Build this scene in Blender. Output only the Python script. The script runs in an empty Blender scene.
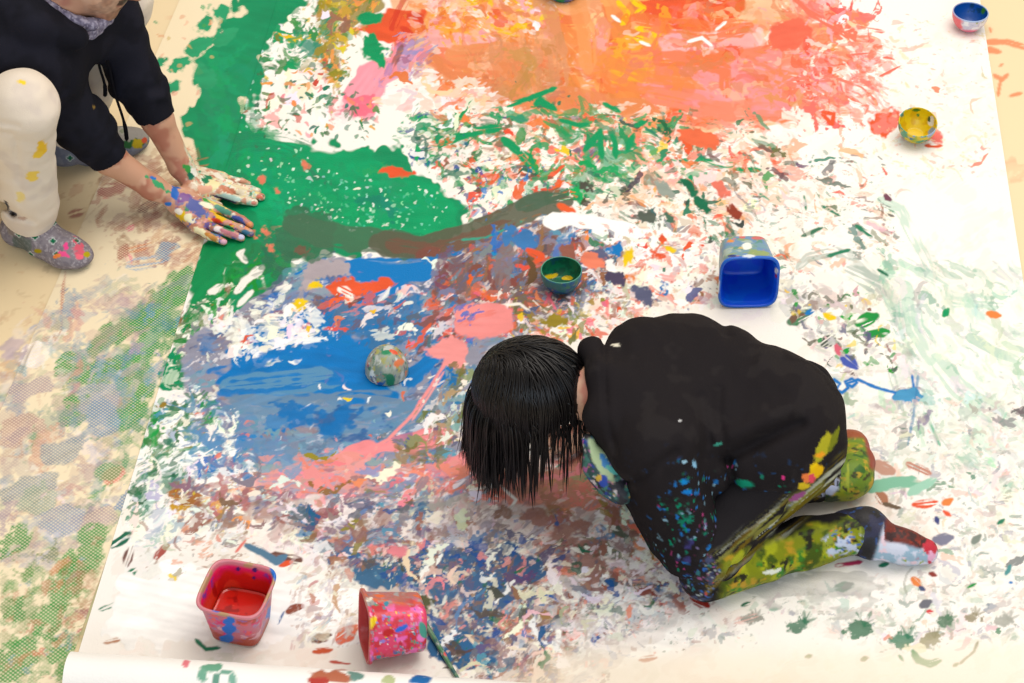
PAPER_STEP = 0.0022
import bpy, math, random
import numpy as np
from mathutils import Vector
random.seed(7)
rng = np.random.default_rng(11)
C = bpy.context.scene.collection

# ------------------------------------------------------------------ camera
F = 2013.0; TH = math.radians(43.0); DIST = 4.3
CAM = np.array([0, -DIST * math.cos(TH), DIST * math.sin(TH)])
FW = np.array([0, math.cos(TH), -math.sin(TH)]); RT = np.array([1.0, 0, 0]); UP = np.array([0, math.sin(TH), math.cos(TH)])

def at(px, py, z=0.0):
    """point of the room at height z seen at photo position px, py"""
    d = FW * F + RT * (px - 512) + UP * (341.5 - py)
    return CAM + d * ((z - CAM[2]) / d[2])

def project(P):
    v = P - CAM
    w = v @ FW
    return 512 + F * (v @ RT) / w, 341.5 - F * (v @ UP) / w

def make_camera():
    cd = bpy.data.cameras.new('camera'); co = bpy.data.objects.new('camera', cd); C.objects.link(co)
    co.location = CAM; co.rotation_euler = (math.pi / 2 - TH, 0, 0)
    cd.sensor_width = 36; cd.lens = F / 1024 * 36; cd.clip_end = 100
    cd.dof.use_dof = False
    bpy.context.scene.camera = co
make_camera()

# ------------------------------------------------------------------ colour
def lin(c):
    c = np.asarray(c, float) / 255.0
    return np.where(c <= .04045, c / 12.92, ((c + .055) / 1.055) ** 2.4)
ALB = 0.80
def col(c):
    c = np.asarray(c, float)
    return lin(c) * ALB * (.88 + .12 * np.clip(c.min() / 225, 0, 1))     # strong pigments reflect less than the white paper

# ------------------------------------------------------------------ noise
_perm = rng.random(65536).astype(np.float32)
def _h(ix, iy, iz, s):
    n = (ix.astype(np.int64) * 73856093) ^ (iy.astype(np.int64) * 19349663) ^ (iz.astype(np.int64) * 83492791) ^ (s * 2654435761)
    n = (n ^ (n >> 13)) * 1274126177
    return _perm[(n ^ (n >> 16)) & 65535]
def vnoise(P, scale, s=0):
    """value noise in 3-D, about -1..1; scale = feature size"""
    Q = np.asarray(P) / scale
    i = np.floor(Q).astype(np.int64); f = Q - i; f = f * f * (3 - 2 * f)
    r = 0
    for dx in (0, 1):
        for dy in (0, 1):
            for dz in (0, 1):
                w = (f[:, 0] if dx else 1 - f[:, 0]) * (f[:, 1] if dy else 1 - f[:, 1]) * (f[:, 2] if dz else 1 - f[:, 2])
                r = r + w * _h(i[:, 0] + dx, i[:, 1] + dy, i[:, 2] + dz, s)
    return r * 2 - 1
def fbm(P, scale, s=0, o=3):
    r = 0; a = 1; t = 0
    for k in range(o):
        r = r + a * vnoise(P, scale / 2 ** k, s + 17 * k); t += a * a; a *= .55
    return r / math.sqrt(t)
def sstep(a, b, x):
    t = np.clip((x - a) / (b - a), 0, 1)
    return t * t * (3 - 2 * t)

# ------------------------------------------------------------------ objects
def link(name, me, mat, parent=None):
    o = bpy.data.objects.new(name, me); C.objects.link(o)
    if mat: me.materials.append(mat)
    if parent: o.parent = parent
    return o
def tag(o, label=None, cat=None, group=None, kind=None):
    if label: o['label'] = label
    if cat: o['category'] = cat
    if group: o['group'] = group
    if kind: o['kind'] = kind
    return o
def thing(name, label, cat, loc, group=None):
    o = bpy.data.objects.new(name, None); C.objects.link(o); o.location = loc
    o.empty_display_size = .05
    return tag(o, label, cat, group)
def mesh_np(name, V, Q, rgb=None, alpha=None, smooth=True):
    """mesh from numpy vertices and quads (n,4) or triangles"""
    me = bpy.data.meshes.new(name)
    V = np.asarray(V, np.float32); Q = np.asarray(Q, np.int32); k = Q.shape[1]
    me.vertices.add(len(V)); me.vertices.foreach_set('co', V.ravel())
    me.loops.add(Q.size); me.loops.foreach_set('vertex_index', Q.ravel())
    me.polygons.add(len(Q)); me.polygons.foreach_set('loop_start', np.arange(0, Q.size, k, dtype=np.int32))
    me.polygons.foreach_set('loop_total', np.full(len(Q), k, np.int32))
    me.update(calc_edges=True)
    me.polygons.foreach_set('use_smooth', np.full(len(Q), smooth))
    if rgb is not None: paint_attr(me, rgb, alpha)
    return me
def paint_attr(me, rgb, alpha=None):
    a = me.color_attributes.new('paint', 'FLOAT_COLOR', 'POINT')
    n = len(me.vertices)
    buf = np.ones((n, 4), np.float32); buf[:, :3] = rgb
    if alpha is not None: buf[:, 3] = alpha
    a.data.foreach_set('color', buf.ravel())

# ------------------------------------------------------------------ materials
def mat(name, rough=.6, bump=0.0, bscale=200, spec=.4, sheen=0, colour=None, rough_paint=None, extra=None):
    m = bpy.data.materials.new(name); m.use_nodes = True
    nt = m.node_tree; N = nt.nodes; L = nt.links
    b = N['Principled BSDF']
    b.inputs['Roughness'].default_value = rough
    b.inputs['Specular IOR Level'].default_value = spec
    if sheen:
        b.inputs['Sheen Weight'].default_value = sheen; b.inputs['Sheen Roughness'].default_value = .5
    if colour is not None:
        b.inputs['Base Color'].default_value = (*col(colour), 1)
        src = None
    else:
        a = N.new('ShaderNodeVertexColor'); a.layer_name = 'paint'
        L.new(a.outputs['Color'], b.inputs['Base Color']); src = a
    if rough_paint is not None:
        mr = N.new('ShaderNodeMapRange'); mr.inputs['To Min'].default_value = rough; mr.inputs['To Max'].default_value = rough_paint
        L.new(src.outputs['Alpha'], mr.inputs['Value']); L.new(mr.outputs['Result'], b.inputs['Roughness'])
    if bump:
        tc = N.new('ShaderNodeTexCoord'); nz = N.new('ShaderNodeTexNoise'); nz.inputs['Scale'].default_value = bscale
        nz.inputs['Detail'].default_value = 4
        bp = N.new('ShaderNodeBump'); bp.inputs['Strength'].default_value = bump; bp.inputs['Distance'].default_value = .002
        L.new(tc.outputs['Object'], nz.inputs['Vector']); L.new(nz.outputs['Fac'], bp.inputs['Height']); L.new(bp.outputs['Normal'], b.inputs['Normal'])
        if rough_paint is not None:
            # wet paint stands proud of the paper
            ad = N.new('ShaderNodeMath'); ad.operation = 'ADD'
            L.new(nz.outputs['Fac'], ad.inputs[0]); L.new(src.outputs['Alpha'], ad.inputs[1]); L.new(ad.outputs[0], bp.inputs['Height'])
    if extra: extra(m, nt, b, src)
    return m

# ------------------------------------------------------------------ painted floor surfaces
class Surface:
    """a level grid of vertices that paint is laid on, stroke by stroke"""
    def __init__(s, xs, ys, z, base, rot=0.0, org=(0, 0)):
        s.xs = np.asarray(xs); s.ys = np.asarray(ys); s.rot = rot; s.org = org
        X, Y = np.meshgrid(s.xs, s.ys)
        c, n = math.cos(rot), math.sin(rot)
        WX = org[0] + c * X - n * Y; WY = org[1] + n * X + c * Y
        s.P = np.stack([WX, WY, np.full_like(WX, z)], -1)
        u, v = project(s.P.reshape(-1, 3)); s.U = u.reshape(X.shape).astype(np.float32); s.V = v.reshape(X.shape).astype(np.float32)
        s.rgb = np.empty(X.shape + (3,), np.float32); s.rgb[:] = col(base)
        s.a = np.zeros(X.shape, np.float32)
        s.z = z
        s.bank = []
    def win(s, u0, v0, u1, v1):
        pts = np.array([at(u, v, s.z)[:2] for u in (u0, (u0 + u1) / 2, u1) for v in (v0, v1)]) - np.array(s.org)
        c, n = math.cos(s.rot), math.sin(s.rot)
        x = c * pts[:, 0] + n * pts[:, 1]; y = -n * pts[:, 0] + c * pts[:, 1]
        i0, i1 = np.searchsorted(s.xs, [x.min(), x.max()]); j0, j1 = np.searchsorted(s.ys, [y.min(), y.max()])
        return slice(max(j0 - 1, 0), j1 + 1), slice(max(i0 - 1, 0), i1 + 1)
    def lay(s, w, m, c, thick=1.0):
        m = np.clip(m, 0, 1)[..., None].astype(np.float32)
        if not callable(c): cc = col(c).astype(np.float32)
        else: cc = c
        s.rgb[w] = s.rgb[w] * (1 - m) + cc * m
        k = s.a[w]
        s.a[w] = np.where(k > 1.05, k, np.maximum(k * (1 - .6 * m[..., 0]), m[..., 0] * thick))

_T = {}
def tile(period, seed):
    k = (period, seed)
    if k not in _T:
        _T[k] = np.random.default_rng(seed).random((256, 256)).astype(np.float32)
    return _T[k]
def n2(U, V, sx, sy=None, ang=0.0, seed=0):
    """2-D value noise -1..1 with feature size sx along ang (degrees), sy across it"""
    sy = sy or sx
    a = math.radians(ang); c, n = math.cos(a), math.sin(a)
    x = (U * c + V * n) / sx + seed * 7.31; y = (-U * n + V * c) / sy + seed * 3.77
    xi = np.floor(x); yi = np.floor(y); fx = x - xi; fy = y - yi
    fx = fx * fx * (3 - 2 * fx); fy = fy * fy * (3 - 2 * fy)
    T = tile(256, seed % 13); xi = xi.astype(np.int32) & 255; yi = yi.astype(np.int32) & 255
    x1 = (xi + 1) & 255; y1 = (yi + 1) & 255
    return ((T[yi, xi] * (1 - fx) + T[yi, x1] * fx) * (1 - fy) + (T[y1, xi] * (1 - fx) + T[y1, x1] * fx) * fy) * 2 - 1
def f2(U, V, sx, sy=None, ang=0.0, seed=0, o=3):
    sy = sy or sx; r = 0; a = 1; t = 0
    for k in range(o):
        r = r + a * n2(U, V, sx / 2 ** k, sy / 2 ** k, ang, seed + 5 * k); t += a * a; a *= .6
    return r / math.sqrt(t)

def poly_sd(U, V, pts):
    """signed distance to a polygon, positive inside"""
    pts = np.asarray(pts, np.float32); n = len(pts)
    d = np.full(U.shape, 1e9, np.float32); ins = np.zeros(U.shape, bool)
    for i in range(n):
        ax, ay = pts[i]; bx, by = pts[(i + 1) % n]
        ex, ey = bx - ax, by - ay
        t = np.clip(((U - ax) * ex + (V - ay) * ey) / max(ex * ex + ey * ey, 1e-6), 0, 1)
        d = np.minimum(d, (U - ax - t * ex) ** 2 + (V - ay - t * ey) ** 2)
        if ay != by:
            ins ^= ((V < ay) != (V < by)) & (U < ex * (V - ay) / (by - ay) + ax)
    return np.where(ins, 1, -1) * np.sqrt(d)

_seed = [0]
def nxt():
    _seed[0] += 1
    return _seed[0]
SURF = []
def blob(c, pts, edge=6, rough=12, cover=1.0, ang=0, an=1.0, hole=14, alpha=1.0, soft=1.5, thick=1.0, on=None):
    """a patch of paint: ragged edge, and bare gaps where cover < 1"""
    p = np.asarray(pts, float); sd = nxt()
    for s in (on or SURF):
        w = s.win(p[:, 0].min() - edge * 2, p[:, 1].min() - edge * 2, p[:, 0].max() + edge * 2, p[:, 1].max() + edge * 2)
        U = s.U[w]; V = s.V[w]
        if U.size == 0: continue
        d = poly_sd(U, V, p) + edge * f2(U, V, rough * an, rough, ang, sd)
        m = sstep(-soft, soft, d)
        if cover < 1:
            t = 1.35 * (1 - 2 * cover)
            m = m * sstep(t - .18, t + .18, f2(U, V, hole * an, hole, ang, sd + 3, 4) + np.clip(d / 40, 0, .3))
        s.lay(w, m * alpha, c, thick)
        tone = .5 * n2(U, V, 34, 3.2, ang + 12 * math.sin(sd), sd + 7) + .5 * f2(U, V, 22, 9, ang, sd + 9)
        s.rgb[w] *= (1 + (.16 if thick > .5 else .0) * tone * m)[..., None].astype(np.float32)
def ell(cx, cy, rx, ry, a=0, n=18):
    a = math.radians(a)
    return [(cx + rx * math.cos(t) * math.cos(a) - ry * math.sin(t) * math.sin(a), cy + rx * math.cos(t) * math.sin(a) + ry * math.sin(t) * math.cos(a)) for t in np.linspace(0, 2 * math.pi, n, False)]
def stroke(c, pts, wd, dry=.3, alpha=1.0, taper=True, edge=.25, thick=1.0, on=None):
    """a brush stroke along a polyline; dry = how far the bristles break up"""
    p = np.asarray(pts, float); sd = nxt(); r = wd * .75 + 3
    seg = np.hypot(*(p[1:] - p[:-1]).T); L = np.concatenate([[0], np.cumsum(seg)]); T = L[-1]
    for s in (on or SURF):
        w = s.win(p[:, 0].min() - r, p[:, 1].min() - r, p[:, 0].max() + r, p[:, 1].max() + r)
        U = s.U[w]; V = s.V[w]
        if U.size == 0: continue
        best = np.full(U.shape, 1e9, np.float32); side = np.zeros(U.shape, np.float32); al = np.zeros(U.shape, np.float32)
        for i in range(len(p) - 1):
            ex, ey = p[i + 1] - p[i]; l = max(seg[i], 1e-6)
            tt = ((U - p[i, 0]) * ex + (V - p[i, 1]) * ey) / l ** 2; t = np.clip(tt, 0, 1)
            dx = U - p[i, 0] - t * ex; dy = V - p[i, 1] - t * ey; d = np.hypot(dx, dy)
            k = d < best; best[k] = d[k]; side[k] = ((ex * dy - ey * dx) / l)[k]; al[k] = (L[i] + t * l)[k]
        wl = wd / 2 * np.ones_like(best)
        if taper: wl = wl * np.sqrt(np.clip(np.minimum(al + wd * .3, T - al + wd * .15) / (wd * .6 + 1), .15, 1))
        d = wl * (1 + edge * f2(U, V, wd * .8 + 3, None, 0, sd)) - best
        m = sstep(-1, 1, d)
        if dry > 0:
            br = n2(al + 1000, side, wd * 2.5 + 8, max(wd / 9, 1.6), 0, sd + 2) * .7 + n2(U, V, 9, None, 0, sd + 4) * .4
            m = m * sstep(-.2, .2, br + .9 - 1.5 * dry - .5 * dry * al / T)
        s.lay(w, m * alpha, c, thick)
def mottle(area, pal, cover, size, an=1.6, ang=0, alpha=.9, on=None):
    """ragged, marbled patches of several colours over an area; cover = total share covered"""
    p = np.asarray(area, float)
    cs = [(c[0], c[1]) if isinstance(c[0], (tuple, list)) else (c, 1.0) for c in pal]
    tw = sum(q for _, q in cs); jobs = []
    for c, q in cs:
        k = 2 if q / tw > .18 else 1
        jobs += [(c, q / tw / k)] * k
    R = np.random.default_rng(500 + nxt()); R.shuffle(jobs)
    for s in (on or SURF):
        w = s.win(p[:, 0].min() - 12, p[:, 1].min() - 12, p[:, 0].max() + 12, p[:, 1].max() + 12)
        U = s.U[w]; V = s.V[w]
        if U.size == 0: continue
        d = poly_sd(U, V, p); soft = np.clip(d / 14 + .4, -.6, 1)
        wx = U + 5 * n2(U, V, 16, None, 0, 3); wy = V + 5 * n2(U, V, 16, None, 0, 8)
        for c, q in jobs:
            q = min(q * cover, .6); sz = size * R.uniform(.6, 1.5); sd = nxt()
            t = .43 * 4.91 * ((1 - q) ** .14 - q ** .14)
            f = f2(wx, wy, sz * an, sz / an * 1.3, ang + R.normal(0, 14), sd, 4)
            br = n2(wx, wy, sz * an * 1.5, 2.2, ang + R.normal(0, 10), sd + 1)
            m = sstep(t - .07, t + .10, f + .16 * br + .5 * np.minimum(soft - .6, 0) - .9 * (soft < -.2))
            cc = np.clip(np.array(c, float) + R.normal(0, 7, 3), 0, 255)
            s.lay(w, m * alpha * R.uniform(.6, .95) * np.clip(.9 + .35 * br, .5, 1), cc, .9)
def dabs(area, pal, n, ln=(4, 12), wd=(2, 5), ang=0, jit=40, alpha=(.7, 1), fall=0.0, on=None, seed=None):
    """many small dabs scattered over an area (polygon), over a mottled ground of the same colours"""
    p = np.asarray(area, float)
    if (ln[1] >= 9):
        A = .5 * abs(np.dot(p[:, 0], np.roll(p[:, 1], 1)) - np.dot(p[:, 1], np.roll(p[:, 0], 1)))
        l_, w_ = sum(ln) / 2, sum(wd) / 2
        cov = min(n * math.pi * l_ * w_ * .8 / A, 1.3) * .8
        mottle(area, pal, cov, math.sqrt(l_ * w_) * 2.1, 1.55 if jit < 42 else 1.25, ang, sum(alpha) / 2, on)
        n = int(n * .30)
    R = np.random.default_rng(1000 + (seed if seed is not None else nxt()))
    lo = p.min(0); hi = p.max(0); k = 0; tries = 0
    cs = [c[0] if isinstance(c[0], (tuple, list)) else c for c in pal]
    ws = np.array([c[1] if isinstance(c[0], (tuple, list)) else 1.0 for c in pal], float); ws /= ws.sum()
    while k < n and tries < n * 12:
        tries += 1
        q = lo + R.random(2) * (hi - lo)
        d = poly_sd(np.float32([q[0]]), np.float32([q[1]]), p)[0]
        if d < 0 or (fall and R.random() > d / fall): continue
        k += 1
        c = np.array(cs[R.choice(len(cs), p=ws)], float) + R.normal(0, 9, 3)
        dab(np.clip(c, 0, 255), q[0], q[1], R.uniform(*ln) * R.uniform(.6, 1.25), R.uniform(*wd), ang + R.normal(0, jit), R.uniform(*alpha), R, on)
def dab(c, x, y, l, wd, a, alpha, R, on=None):
    r = l * 1.2 + wd + 2; sd = int(R.integers(0, 1000))
    a = math.radians(a); ca, sa = math.cos(a), math.sin(a); bend = R.normal(0, .5) / max(l, 1)
    for s in (on or SURF):
        w = s.win(x - r, y - r, x + r, y + r)
        U = s.U[w]; V = s.V[w]
        if U.size == 0: continue
        dx = U - x + wd * .7 * n2(U, V, 6, None, 0, sd + 2); dy = V - y + wd * .7 * n2(U, V, 6, None, 0, sd + 3)
        p = dx * ca + dy * sa; q = -dx * sa + dy * ca + bend * p * p
        e = 1 - np.sqrt((p / l) ** 2 + (q / wd) ** 2) + .6 * n2(U, V, 3.4, None, 0, sd) + .45 * n2(p, q, l * .9 + 3, 1.7, 0, sd + 1)
        s.lay(w, sstep(-.12, .2, e) * alpha, c, alpha)
# ------------------------------------------------------------------ paper, sheet and floor with their paint
ROT = -math.radians(4.83)
def arange2(a, b, st): return np.linspace(a, b, int(round((b - a) / st)) + 1)
ST = PAPER_STEP
paper = Surface(arange2(-.720, 1.107, ST), np.concatenate([arange2(-.985, 1.36, ST), np.linspace(1.37, 2.1, 40)]), .003, (250, 245, 238), ROT)
sheet = Surface(arange2(-.985, -.66, .003), np.concatenate([arange2(-1.05, 1.36, .003), np.linspace(1.38, 2.1, 30)]), .0015, (246, 229, 194), -math.radians(7.0), (-.035, 0))
fx = np.concatenate([[-6, -4, -3, -2, -1.6], arange2(-1.45, -.9, .005), np.linspace(-.85, .95, 19), arange2(1.0, 1.42, .005), [1.6, 2, 3, 4, 6]])
fy = np.concatenate([[-5, -4, -3, -2, -1.5, -1.2], arange2(-1.0, 1.36, .005), [1.5, 1.8, 2.2, 3, 4, 5, 6]])
floor_s = Surface(fx, fy, 0.0, (241, 218, 176))

PAP = [paper]; SHE = [sheet, floor_s]; ALL = [paper, sheet, floor_s]
SURF = PAP
# colours as the photograph shows them
G = (0, 158, 98); GD = (12, 112, 78); GL = (22, 150, 62); GT = (40, 130, 95)
OR = (238, 136, 66); OR2 = (246, 160, 84); OY = (250, 176, 50); RO = (238, 92, 50); RD = (214, 56, 38); SA = (242, 134, 104)
PK = (248, 150, 150); PK2 = (246, 172, 168); HP = (250, 118, 142); PE = (246, 196, 160)
BL = (0, 124, 200); BD = (28, 92, 158); BG = (96, 146, 184); BG2 = (134, 164, 186); SL = (92, 96, 128); SL2 = (128, 128, 150)
BR = (126, 78, 66); BR2 = (158, 104, 84); MA = (150, 116, 124); MA2 = (120, 84, 92); YE = (250, 212, 10); OL = (152, 132, 40); OL2 = (120, 118, 60)
WH = (250, 244, 234); WW = (255, 253, 250); CR = (240, 222, 200); GY = (176, 172, 172); MI = (160, 208, 184); MI2 = (130, 190, 160); GG = (142, 166, 154)

# --- the white of the paper, worn and smudged
dabs([(440, 130), (1000, 20), (1020, 683), (120, 683), (120, 560)], [(236, 226, 216), (244, 236, 228), (228, 222, 214)], 420, (10, 34), (4, 12), -20, 60, (.15, .5))
# --- orange field at the top
blob((247, 190, 150), [(385, -30), (790, -30), (850, 25), (850, 95), (800, 128), (700, 136), (600, 126), (520, 116), (455, 110), (430, 90), (395, 60)], 14, 40, .86, 0, 1.6, 34)
blob(OR2, [(440, -30), (700, -30), (760, 60), (720, 118), (620, 124), (540, 118), (470, 78), (430, 50), (420, 20)], 12, 34, .72, 70, 1.8, 30, .9)
blob(OR, [(520, 10), (700, 10), (740, 40), (700, 110), (600, 120), (520, 105), (490, 70)], 10, 30, .6, 60, 2, 26, .85)
blob((238, 140, 90), [(428, 40), (520, 45), (560, 85), (540, 110), (470, 95), (430, 75)], 8, 24, .7, 10, 2, 22)
blob(SA, [(640, 70), (730, 45), (800, 30), (850, 60), (840, 110), (770, 128), (690, 124), (640, 110)], 10, 26, .78, 10, 1.6, 24, .95)
blob(PK, [(700, 60), (745, 55), (790, 75), (830, 60), (845, 100), (800, 120), (740, 110), (690, 100)], 8, 20, .72, 20, 1.5, 20)
blob(PK2, [(660, 40), (715, 20), (770, 25), (760, 45), (700, 60), (665, 62)], 6, 18, .7, 0, 1.5, 16)
blob(PK2, [(430, 20), (480, 15), (500, 40), (450, 50), (425, 45)], 6, 18, .75, 0, 1.5, 16)
blob(RO, [(640, 5), (690, -10), (745, -5), (740, 20), (700, 35), (650, 30)], 6, 18, .8, 20, 1.8, 18)
blob(RO, [(356, 30), (390, 8), (425, 12), (428, 32), (405, 42), (375, 40)], 5, 14, .95, 20, 1.5, 16)
for pts, wd in [([(402, 28), (414, 36), (425, 30), (420, 18), (405, 16)], 7), ([(392, 28), (400, 10), (408, -5)], 9), ([(398, 42), (395, 58), (390, 68)], 7)]: stroke(RD, pts, wd, .35, .7)
for pts in [[(690, 55), (715, 62), (740, 50)], [(700, 62), (725, 70), (726, 95)], [(745, 28), (712, 36), (690, 34)], [(660, 118), (690, 112), (705, 120)], [(560, 20), (596, 18), (604, 62)], [(540, 4), (545, 40), (556, 70)], [(596, 4), (606, 40), (600, 80)], [(640, 58), (690, 60), (735, 52)]]:
    stroke(R_ := (238, 122, 70), pts, 15, .3, .85)
for pts in [[(588, -4), (600, 30), (598, 74)], [(527, 0), (538, 30), (542, 62)], [(560, 60), (530, 80), (505, 95)]]: stroke((240, 168, 120), pts, 20, .3, .8)
for pts in [[(618, 2), (628, 14), (622, 22)], [(632, 0), (644, 8), (634, 16)], [(636, 28), (656, 30), (650, 42), (634, 38)], [(630, 60), (650, 55), (640, 80)], [(622, 24), (628, 20)]]: stroke(YE, pts, 6, .3, .95)
blob(OY, ell(625, 62, 32, 22), 8, 18, .55, 0, 1, 14, .8)
blob(OY, ell(488, 18, 44, 16, 15), 8, 18, .6, 20, 2, 16, .9)
blob(YE, ell(478, 6, 18, 8, 25), 5, 12, .7, 20, 2, 12, .9)
dabs([(430, 0), (560, 0), (560, 30), (450, 40)], [OY, YE, OR, WH, PK2], 60, (5, 16), (2, 5), 15, 30)
dabs([(400, 0), (850, 0), (870, 110), (720, 130), (520, 118), (440, 90)], [(OR, 3), (RO, 1.2), (SA, 2), (OY, 1), (PK2, 1.6), (WH, .9), ((214, 130, 80), 2), ((246, 190, 150), 2)], 230, (6, 24), (2.5, 7), 10, 45, (.35, .8))
for pts, wd, c in [([(500, 60), (530, 95), (600, 110), (660, 112)], 30, (230, 140, 88)), ([(450, 55), (500, 50), (560, 52)], 16, (236, 150, 96)), ([(560, 30), (590, 60), (640, 84), (700, 92)], 26, (240, 138, 74)), ([(430, 60), (450, 75), (500, 82)], 20, (232, 136, 86)), ([(540, 0), (556, 50), (560, 90)], 22, (222, 150, 106)), ([(575, -5), (586, 30), (588, 70)], 18, (244, 160, 96)), ([(640, 20), (700, 30), (750, 26)], 16, (240, 118, 60)), ([(650, 95), (720, 110), (780, 112)], 18, (242, 140, 112)), ([(800, 0), (840, 12), (870, 20)], 10, (242, 140, 116))]: stroke(c, pts, wd, .35, .75)
for pts in [[(688, 42), (702, 38), (712, 46)], [(716, 30), (726, 22)], [(640, 42), (650, 46)], [(612, 16), (620, 22)]]: stroke(WW, pts, 3, .1)
dabs([(470, 40), (560, 40), (560, 100), (480, 100)], [(204, 132, 84), (190, 140, 80), (222, 150, 100)], 40, (8, 22), (3, 7), 80, 25, (.3, .7))
# pink patch left of it
blob((248, 160, 176), [(360, 66), (398, 50), (430, 48), (424, 62), (385, 82), (374, 112), (352, 122), (338, 112), (346, 88)], 6, 16, .9, -50, 1.6, 18)
blob(HP, [(346, 96), (372, 96), (374, 112), (352, 120)], 4, 10, .8)
dabs([(400, 40), (430, 45), (420, 72), (380, 80)], [(190, 150, 200), (150, 150, 200), PK, (180, 120, 140)], 24, (4, 12), (2, 5), -40, 30)
dabs([(400, 75), (470, 80), (520, 118), (430, 122), (380, 100)], [(WH, 4), (PE, 2), (PK2, 2), (OR, 1), ((240, 220, 200), 3)], 110, (5, 18), (2, 6), -8, 30)
# olive and yellow corner
blob(OL, [(318, -20), (380, -20), (384, 8), (366, 24), (348, 40), (336, 70), (322, 72), (318, 40)], 9, 20, .72, -60, 1.6, 18, .9)
dabs([(310, 0), (372, 0), (352, 40), (340, 90), (322, 90)], [(OL, 2), (YE, 1.3), (OR2, 1.4), (BR2, 1), (GL, 1), ((210, 160, 60), 2), (WH, .6)], 90, (3, 11), (2, 5), -50, 45)
blob(G, ell(370, 18, 12, 6), 4, 10, .9)
blob(G, ell(374, 50, 18, 12, 60), 6, 10, .7)
stroke((130, 80, 60), [(402, 46), (396, 60), (390, 72)], 6, .5, .7)
# --- red and salmon fringe to the right of the orange field
dabs([(790, 0), (850, 0), (880, 40), (860, 120), (790, 130)], [(SA, 3), ((240, 100, 80), 2), (PK2, 2), (WH, 2)], 150, (5, 18), (2, 7), 25, 40)
blob((242, 110, 84), [(770, 25), (800, 15), (812, 40), (792, 52), (772, 48)], 5, 14, .85)
stroke((240, 120, 96), [(796, 0), (808, 12), (838, 28), (852, 30)], 11, .45)
stroke((240, 130, 110), [(790, 84), (830, 78), (860, 90), (876, 104)], 9, .5)
stroke((240, 150, 130), [(812, 88), (826, 98)], 7, .3); stroke((238, 96, 74), [(806, 40), (808, 54)], 8, .2)
blob(RO, [(868, 122), (884, 108), (898, 112), (894, 128), (886, 138), (872, 132)], 4, 9, .9)
blob((248, 130, 116), ell(886, 120, 16, 10, -40), 5, 9, .6)
blob((246, 120, 110), ell(930, 136, 13, 7, 10), 4, 8, .8); stroke(RO, [(926, 146), (942, 146)], 4, .3)
stroke(RO, [(822, 115), (832, 124), (834, 114), (822, 112)], 4, .2)
dabs([(850, 20), (990, 20), (1000, 180), (860, 180)], [((248, 170, 140), 3), ((246, 120, 90), 1.4), ((250, 214, 190), 4), ((236, 210, 170), 2)], 90, (3, 12), (1, 2.6), 15, 35, (.4, .9))
dabs([(800, 40), (890, 50), (880, 110), (820, 110)], [((244, 130, 110), 3), (RO, 1), ((250, 200, 180), 3)], 70, (3, 14), (1, 3), 25, 30, (.5, .95))
for pts in [[(848, 54), (872, 52)], [(884, 58), (894, 60)], [(858, 28), (884, 32)], [(880, 76), (900, 66)]]: stroke((240, 120, 100), pts, 4, .5)
# --- white between pink and green, and green speckle
dabs([(250, 70), (318, 70), (345, 120), (300, 135), (255, 120)], [(WW, 3), ((248, 236, 224), 3), (PK2, .5)], 60, (5, 14), (3, 8), 0, 60)
dabs([(246, 66), (330, 60), (380, 110), (370, 148), (300, 134), (250, 118)], [(GT, 3), ((90, 130, 90), 2), (OR2, 1), (PK, 1), ((230, 200, 90), .6), (RD, .4)], 130, (1.5, 6), (1, 2.6), -30, 60, (.6, 1))
dabs([(262, 10), (330, 0), (324, 60), (256, 76)], [(G, 3), (WW, 2), ((60, 140, 80), 2), (OL, 1.2), (YE, .5), ((60, 150, 130), 1)], 100, (4, 13), (2, 6), -35, 40)
# --- mixed band of green and red dabs on white
BAND = [(420, 118), (520, 108), (640, 110), (720, 126), (790, 140), (800, 205), (720, 215), (600, 205), (560, 180), (470, 185), (430, 150)]
dabs(BAND, [(WH, 3), (CR, 2), (PE, 1.6), ((246, 180, 150), 1.5)], 260, (6, 18), (3, 7), 8, 40, (.6, 1))
dabs([(440, 118), (690, 112), (700, 160), (560, 178), (470, 180)], [(RO, 3), (OR, 2), (SA, 2), (BR2, 1.2), ((90, 90, 140), .6), (OL2, .8), (YE, .3)], 130, (4, 15), (2, 5), 0, 45, (.7, 1))
dabs([(415, 118), (560, 104), (690, 128), (700, 180), (560, 200), (480, 190)], [(G, 5), (GD, 1.4), (GT, 1.4)], 105, (5, 17), (1.6, 5), 25, 40, (.85, 1))
dabs([(540, 100), (600, 96), (640, 160), (580, 166)], [G], 20, (7, 18), (2, 5), 45, 25)
for pts, wd in [([(508, 106), (530, 98), (556, 88)], 5), ([(504, 140), (530, 162), (522, 152)], 9), ([(440, 146), (470, 132), (500, 128)], 9), ([(612, 136), (616, 158)], 8), ([(585, 150), (600, 132), (602, 158)], 7), ([(627, 150), (634, 134)], 6), ([(700, 158), (724, 166), (735, 164)], 5), ([(735, 170), (760, 170)], 6), ([(536, 104), (540, 100), (556, 110)], 8), ([(604, 104), (620, 112)], 5), ([(636, 126), (646, 122)], 6), ([(480, 190), (466, 176), (450, 174)], 10), ([(560, 120), (580, 126), (588, 124)], 5)]: stroke(G, pts, wd, .25)
dabs([(640, 118), (760, 118), (800, 160), (780, 180), (690, 170)], [(RO, 2), (GT, 1.5), ((120, 110, 80), 1), ((240, 150, 120), 2)], 60, (3, 12), (1.2, 3.5), 5, 30)
blob((236, 110, 70), [(676, 130), (700, 126), (724, 140), (716, 150), (690, 148)], 6, 10, .75)
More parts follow.
